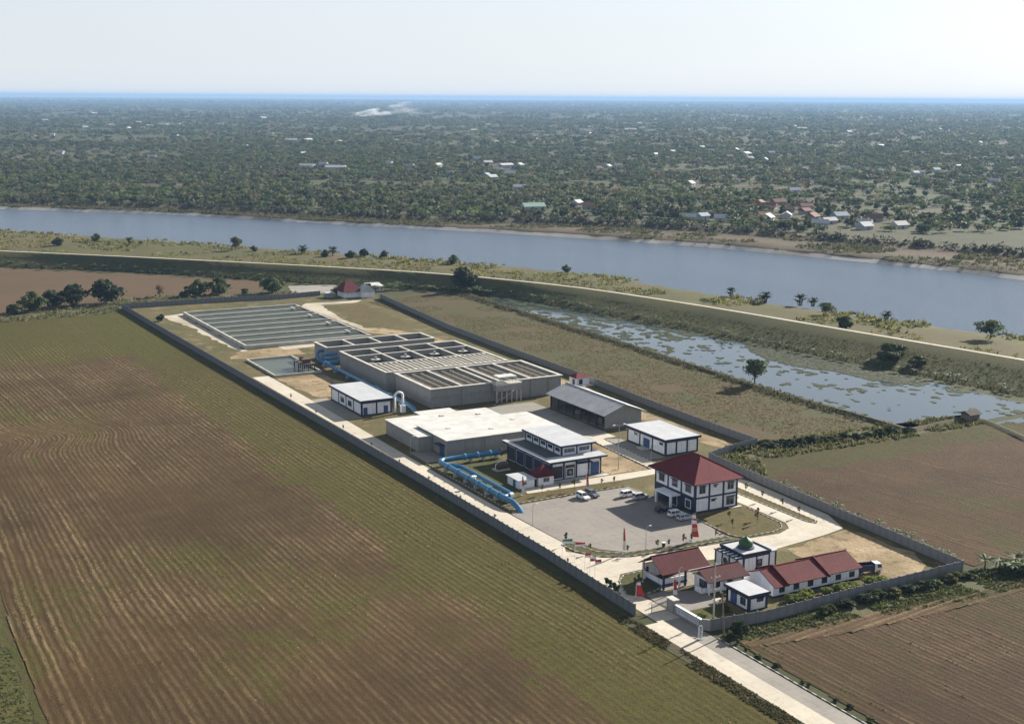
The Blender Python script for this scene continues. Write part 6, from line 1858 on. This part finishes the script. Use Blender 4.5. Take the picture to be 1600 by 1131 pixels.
plain('village_green', (0.28, 0.40, 0.34), 0.7, 0.1)
plain('village_wall', (0.36, 0.33, 0.30), 0.85, 0.3)
rh = random.Random(5)
hx = np.array([(h[0], h[1]) for h in HOUSES])
hl, hd_ = ld(hx)
for i, (x, y, k) in enumerate(HOUSES):
    dist = hd_[i]
    big = k in 'WG'
    L_, W_, H_ = (rh.uniform(18, 28), rh.uniform(10, 14), 5) if big else (rh.uniform(9, 13), rh.uniform(7, 9), 3.2)
    if dist > 3500:
        L_, W_, H_ = L_ * 1.6, W_ * 1.5, H_ * 1.4
    if k == 'g':
        L_, W_, H_ = 20, 9, 3.5
    col = {'r': 'village_red', 'w': 'village_white', 'W': 'village_white', 'b': 'village_blue', 'g': 'village_green', 'G': 'village_green'}[k]
    word = {'r': 'brown red', 'w': 'white', 'W': 'long white', 'b': 'blue grey', 'g': 'pale green', 'G': 'long pale green'}[k]
    where = ('close behind the far levee' if dist < 1250 else 'in the wooded country beyond the river') if dist < 2600 else 'far off in the hazy plain'
    side = 'left' if hl[i] < -0.12 * dist else ('right' if hl[i] > 0.12 * dist else 'middle')
    t = thing('village_house' if not big else 'long_shed', f'{word} roofed {"shed" if big else "house"} {where}, picture {side}', 'shed' if big else 'house', (x, y, 0), f'{word} roofs {where}', rh.uniform(-0.5, 0.5) + (R(-28.8) if rh.random() < 0.6 else R(20)))
    def hp(nm, mb, m):
        o = bpy.data.objects.new(nm, mb.mesh(nm, [m])); C.objects.link(o); o.parent = t
    hp('wall', MB().box(-L_ / 2, L_ / 2, -W_ / 2, W_ / 2, 0, H_), 'village_wall' if k == 'r' else 'village_white')
    e, rz2 = 0.8, H_ + W_ * (0.22 if big else 0.34)
    hp('roof', MB()._add([(-L_ / 2 - e, -W_ / 2 - e, H_ - 0.2), (L_ / 2 + e, -W_ / 2 - e, H_ - 0.2), (L_ / 2 + e, W_ / 2 + e, H_ - 0.2), (-L_ / 2 - e, W_ / 2 + e, H_ - 0.2), (-L_ / 2 - e, 0, rz2), (L_ / 2 + e, 0, rz2)],
       [(3, 2, 1, 0), (0, 1, 5, 4), (2, 3, 4, 5), (1, 2, 5), (3, 0, 4)]), col)
    hp('door', MB().box(-0.6, 0.6, -W_ / 2 - 0.06, -W_ / 2, 0, 2.1), 'ink')

# trees over there: the three hundred largest one by one, the rest as one wood
l, d = field_pts(30000, 1000, 2800, 1.0, 71)
lev_d = np.interp(l, fl_l[::-1] if fl_l[0] > fl_l[-1] else fl_l, fl_d[::-1] if fl_l[0] > fl_l[-1] else fl_d)
g = groves(l, d)
edge = np.clip(1.15 - (d - lev_d) / 420, 0, 1)
gap = np.interp(d, [1000, 1900, 2000, 2350, 2450, 2700], [0, 0, 0.06, 0.06, 0, 0])
ok = (d > lev_d + 14 + 22 * rng.random(len(l))) & (rng.random(len(l)) < 0.14 + 0.66 / (1 + np.exp(-(g + 0.12 * edge - gap - 0.52) * 24)))
hdx = np.min((l[:, None] - hl[None, :]) ** 2 + ((d[:, None] - hd_[None, :]) / 1.0) ** 2, axis=1)
front = np.min(np.where(d[:, None] < hd_[None, :] + 5, (l[:, None] - hl[None, :]) ** 2 + ((d[:, None] - hd_[None, :]) / 6.0) ** 2, 1e9), axis=1)
ok &= (hdx > 11 ** 2) & (front > 9 ** 2)
l, d = l[ok], d[ok]
o_ = np.argsort(d)
l, d = l[o_], d[o_]
xy = C2 + l[:, None] * VL + d[:, None] * VD
FAR_P = [tree_proto(9, 8.5, 1.2, 14, 16, 1.1, 'leaf_mid', 81, 2, 0.25), tree_proto(10, 8, 1.0, 14, 16, 1.15, 'leaf_dark', 82, 2, 0.25), tree_proto(8, 10, 1.6, 12, 16, 1.05, 'leaf_olive', 83, 2, 0.25)]
PROTO['far'] = FAR_P
pick = np.sort(rng.choice(900, 300, replace=False))
sel = np.zeros(len(l), bool)
sel[pick] = True
for i in np.nonzero(sel)[0]:
    plant('far', 'bushy tree in the front rows of the wood beyond the river', float(xy[i, 0]), float(xy[i, 1]), 0.0, _pr.uniform(0.55, 1.2), 'trees beyond the far levee', 'tree', 'tree', sz=_pr.uniform(0.45, 1.0))
def wood(name, P, w, h, per, leaf, cols, seed):
    """merged crowns: every crown its own lump of leaf triangles and its own green"""
    r = np.random.default_rng(seed)
    n_ = len(P)
    w, h = w * r.uniform(0.55, 1.4, n_), h * r.uniform(0.55, 1.35, n_)
    cent = np.c_[P, h * 0.5]
    rad = np.c_[w / 2, w / 2, h / 2]
    k = 3
    off = r.normal(size=(n_, k, 3)) * np.array([0.45, 0.45, 0.22])
    cent = (cent[:, None, :] + off * rad[:, None, :]).reshape(-1, 3)
    rad = np.repeat(rad * 0.72, k, 0)
    V, F_ = leaf_cloud(cent, rad, max(1, per // k), leaf, seed, 0.3)
    V[:, 2] = np.maximum(V[:, 2], 0.05)
    c = np.array(cols)[r.integers(0, len(cols), n_)] * r.uniform(0.65, 1.35, (n_, 1))
    struct(name, fast_mesh(name, V, F_, ['leaf_mass'], np.repeat(c, k * max(1, per // k) * 3, 0)), 'stuff')
WC = [(0.058, 0.082, 0.025), (0.082, 0.104, 0.031), (0.048, 0.068, 0.025), (0.10, 0.105, 0.037), (0.10, 0.086, 0.043), (0.072, 0.09, 0.038)]
wood('wood', xy[~sel], 11.5, 5.6, 54, 1.5, WC, 91)
l, d = field_pts(24000, 2750, 6000, 1.0, 72)
g = groves(l, d, 1.3)
ok = rng.random(len(l)) < 0.12 + 0.45 / (1 + np.exp(-(g - 0.53) * 24))
l, d = l[ok], d[ok]
wood('distant_wood', C2 + l[:, None] * VL + d[:, None] * VD, 24, 7.5, 30, 3.2, WC, 92)
l, d = field_pts(40000, 5800, 16000, 1.1, 73)
g = groves(l, d, 2.4)
ok = rng.random(len(l)) < 0.03 + 0.28 / (1 + np.exp(-(g - 0.53) * 30))
l, d = l[ok], d[ok]
wood('horizon_wood', C2 + l[:, None] * VL + d[:, None] * VD, 70, 10, 18, 9, WC, 93)

k = rng.integers(0, NS - 1, 1500)
f = rng.random(1500)[:, None]
p = flevee[k] * (1 - f) + flevee[k + 1] * f + ln[k] * rng.uniform(-5, 2, (1500, 1))
wood('far_levee_hedge', np.c_[p], 5.5, 7.5, 24, 0.9, [(0.03, 0.038, 0.02), (0.045, 0.05, 0.026), (0.055, 0.05, 0.03)], 94)

l, d = field_pts(16000, 15000, 34000, 1.0, 74)
g = groves(l, d, 6.0)
ok = rng.random(len(l)) < 0.08 + 0.4 / (1 + np.exp(-(g - 0.5) * 24))
l, d = l[ok], d[ok]
wood('horizon_wood_far', C2 + l[:, None] * VL + d[:, None] * VD, 200, 13, 12, 26, WC, 95)

# smoke from a stubble fire in the plain
sm = bpy.data.materials.new('smoke_volume')
sm.use_nodes = True
nt = sm.node_tree
nt.nodes.clear()
ou = nt.nodes.new('ShaderNodeOutputMaterial')
pv = nt.nodes.new('ShaderNodeVolumePrincipled')
pv.inputs['Color'].default_value = (0.95, 0.97, 1.0, 1)
tcd = nt.nodes.new('ShaderNodeTexCoord')
mpp = nt.nodes.new('ShaderNodeMapping')
mpp.inputs['Scale'].default_value = (0.011, 0.02, 0.026)
mpp.inputs['Rotation'].default_value = (0, 0.6, 0)
nn = nt.nodes.new('ShaderNodeTexNoise')
nn.inputs['Scale'].default_value = 1.0
nn.inputs['Detail'].default_value = 5
rg = nt.nodes.new('ShaderNodeMapRange')
rg.inputs['From Min'].default_value = 0.47
rg.inputs['From Max'].default_value = 0.8
rg.inputs['To Max'].default_value = 0.3
sx = nt.nodes.new('ShaderNodeSeparateXYZ')
fd = nt.nodes.new('ShaderNodeMapRange')
fd.inputs['From Min'].default_value = 0.0
fd.inputs['From Max'].default_value = 380.0
fd.inputs['To Min'].default_value = 1.0
fd.inputs['To Max'].default_value = 0.0
mm = nt.nodes.new('ShaderNodeMath')
mm.operation = 'MULTIPLY'
nt.links.new(tcd.outputs['Object'], mpp.inputs['Vector'])
nt.links.new(mpp.outputs[0], nn.inputs['Vector'])
nt.links.new(nn.outputs['Fac'], rg.inputs['Value'])
nt.links.new(tcd.outputs['Object'], sx.inputs[0])
nt.links.new(sx.outputs['X'], fd.inputs['Value'])
nt.links.new(rg.outputs[0], mm.inputs[0])
pw = nt.nodes.new('ShaderNodeMath')
pw.operation = 'POWER'
pw.inputs[1].default_value = 1.9
nt.links.new(fd.outputs[0], pw.inputs[0])
nt.links.new(pw.outputs[0], mm.inputs[1])
nt.links.new(mm.outputs[0], pv.inputs['Density'])
nt.links.new(pv.outputs[0], ou.inputs['Volume'])
MATS['smoke_volume'] = sm
mb = MB()
NS2, V = 14, []
for i in range(NS2 + 1):
    t_ = i / NS2
    x = 400 * t_
    zc, rz3, ry = 4 + 58 * t_ ** 0.9, 3 + 34 * t_ ** 0.7, 5 + 44 * t_
    V += [(x, ry * math.cos(a), max(0.3, zc + rz3 * math.sin(a))) for a in np.linspace(0, 2 * math.pi, 12, endpoint=False)]
F_ = [(i * 12 + j, i * 12 + (j + 1) % 12, (i + 1) * 12 + (j + 1) % 12, (i + 1) * 12 + j) for i in range(NS2) for j in range(12)]
F_ += [tuple(range(11, -1, -1)), tuple(range(NS2 * 12, NS2 * 12 + 12))]
mb._add(V, F_)
o = struct('smoke', (mb, ['smoke_volume']), 'stuff')
o.location = (2215, 5730, 0)
o.rotation_euler = (0, 0, R(-28.8))

# ------------------------------------------------------------------ haze over the whole plain
hb = MB().box(-52000, 52000, -52000, 52000, -1.5, 122.0)
m = bpy.data.materials.new('haze_air')
m.use_nodes = True
nt = m.node_tree
nt.nodes.clear()
o_ = nt.nodes.new('ShaderNodeOutputMaterial')
pv = nt.nodes.new('ShaderNodeVolumePrincipled')
pv.inputs['Color'].default_value = (0.28, 0.44, 0.69, 1)
pv.inputs['Density'].default_value = 0.00006
pv.inputs['Anisotropy'].default_value = 0.1
nt.links.new(pv.outputs[0], o_.inputs['Volume'])
MATS['haze_air'] = m
struct('haze', (hb, ['haze_air']), 'stuff')
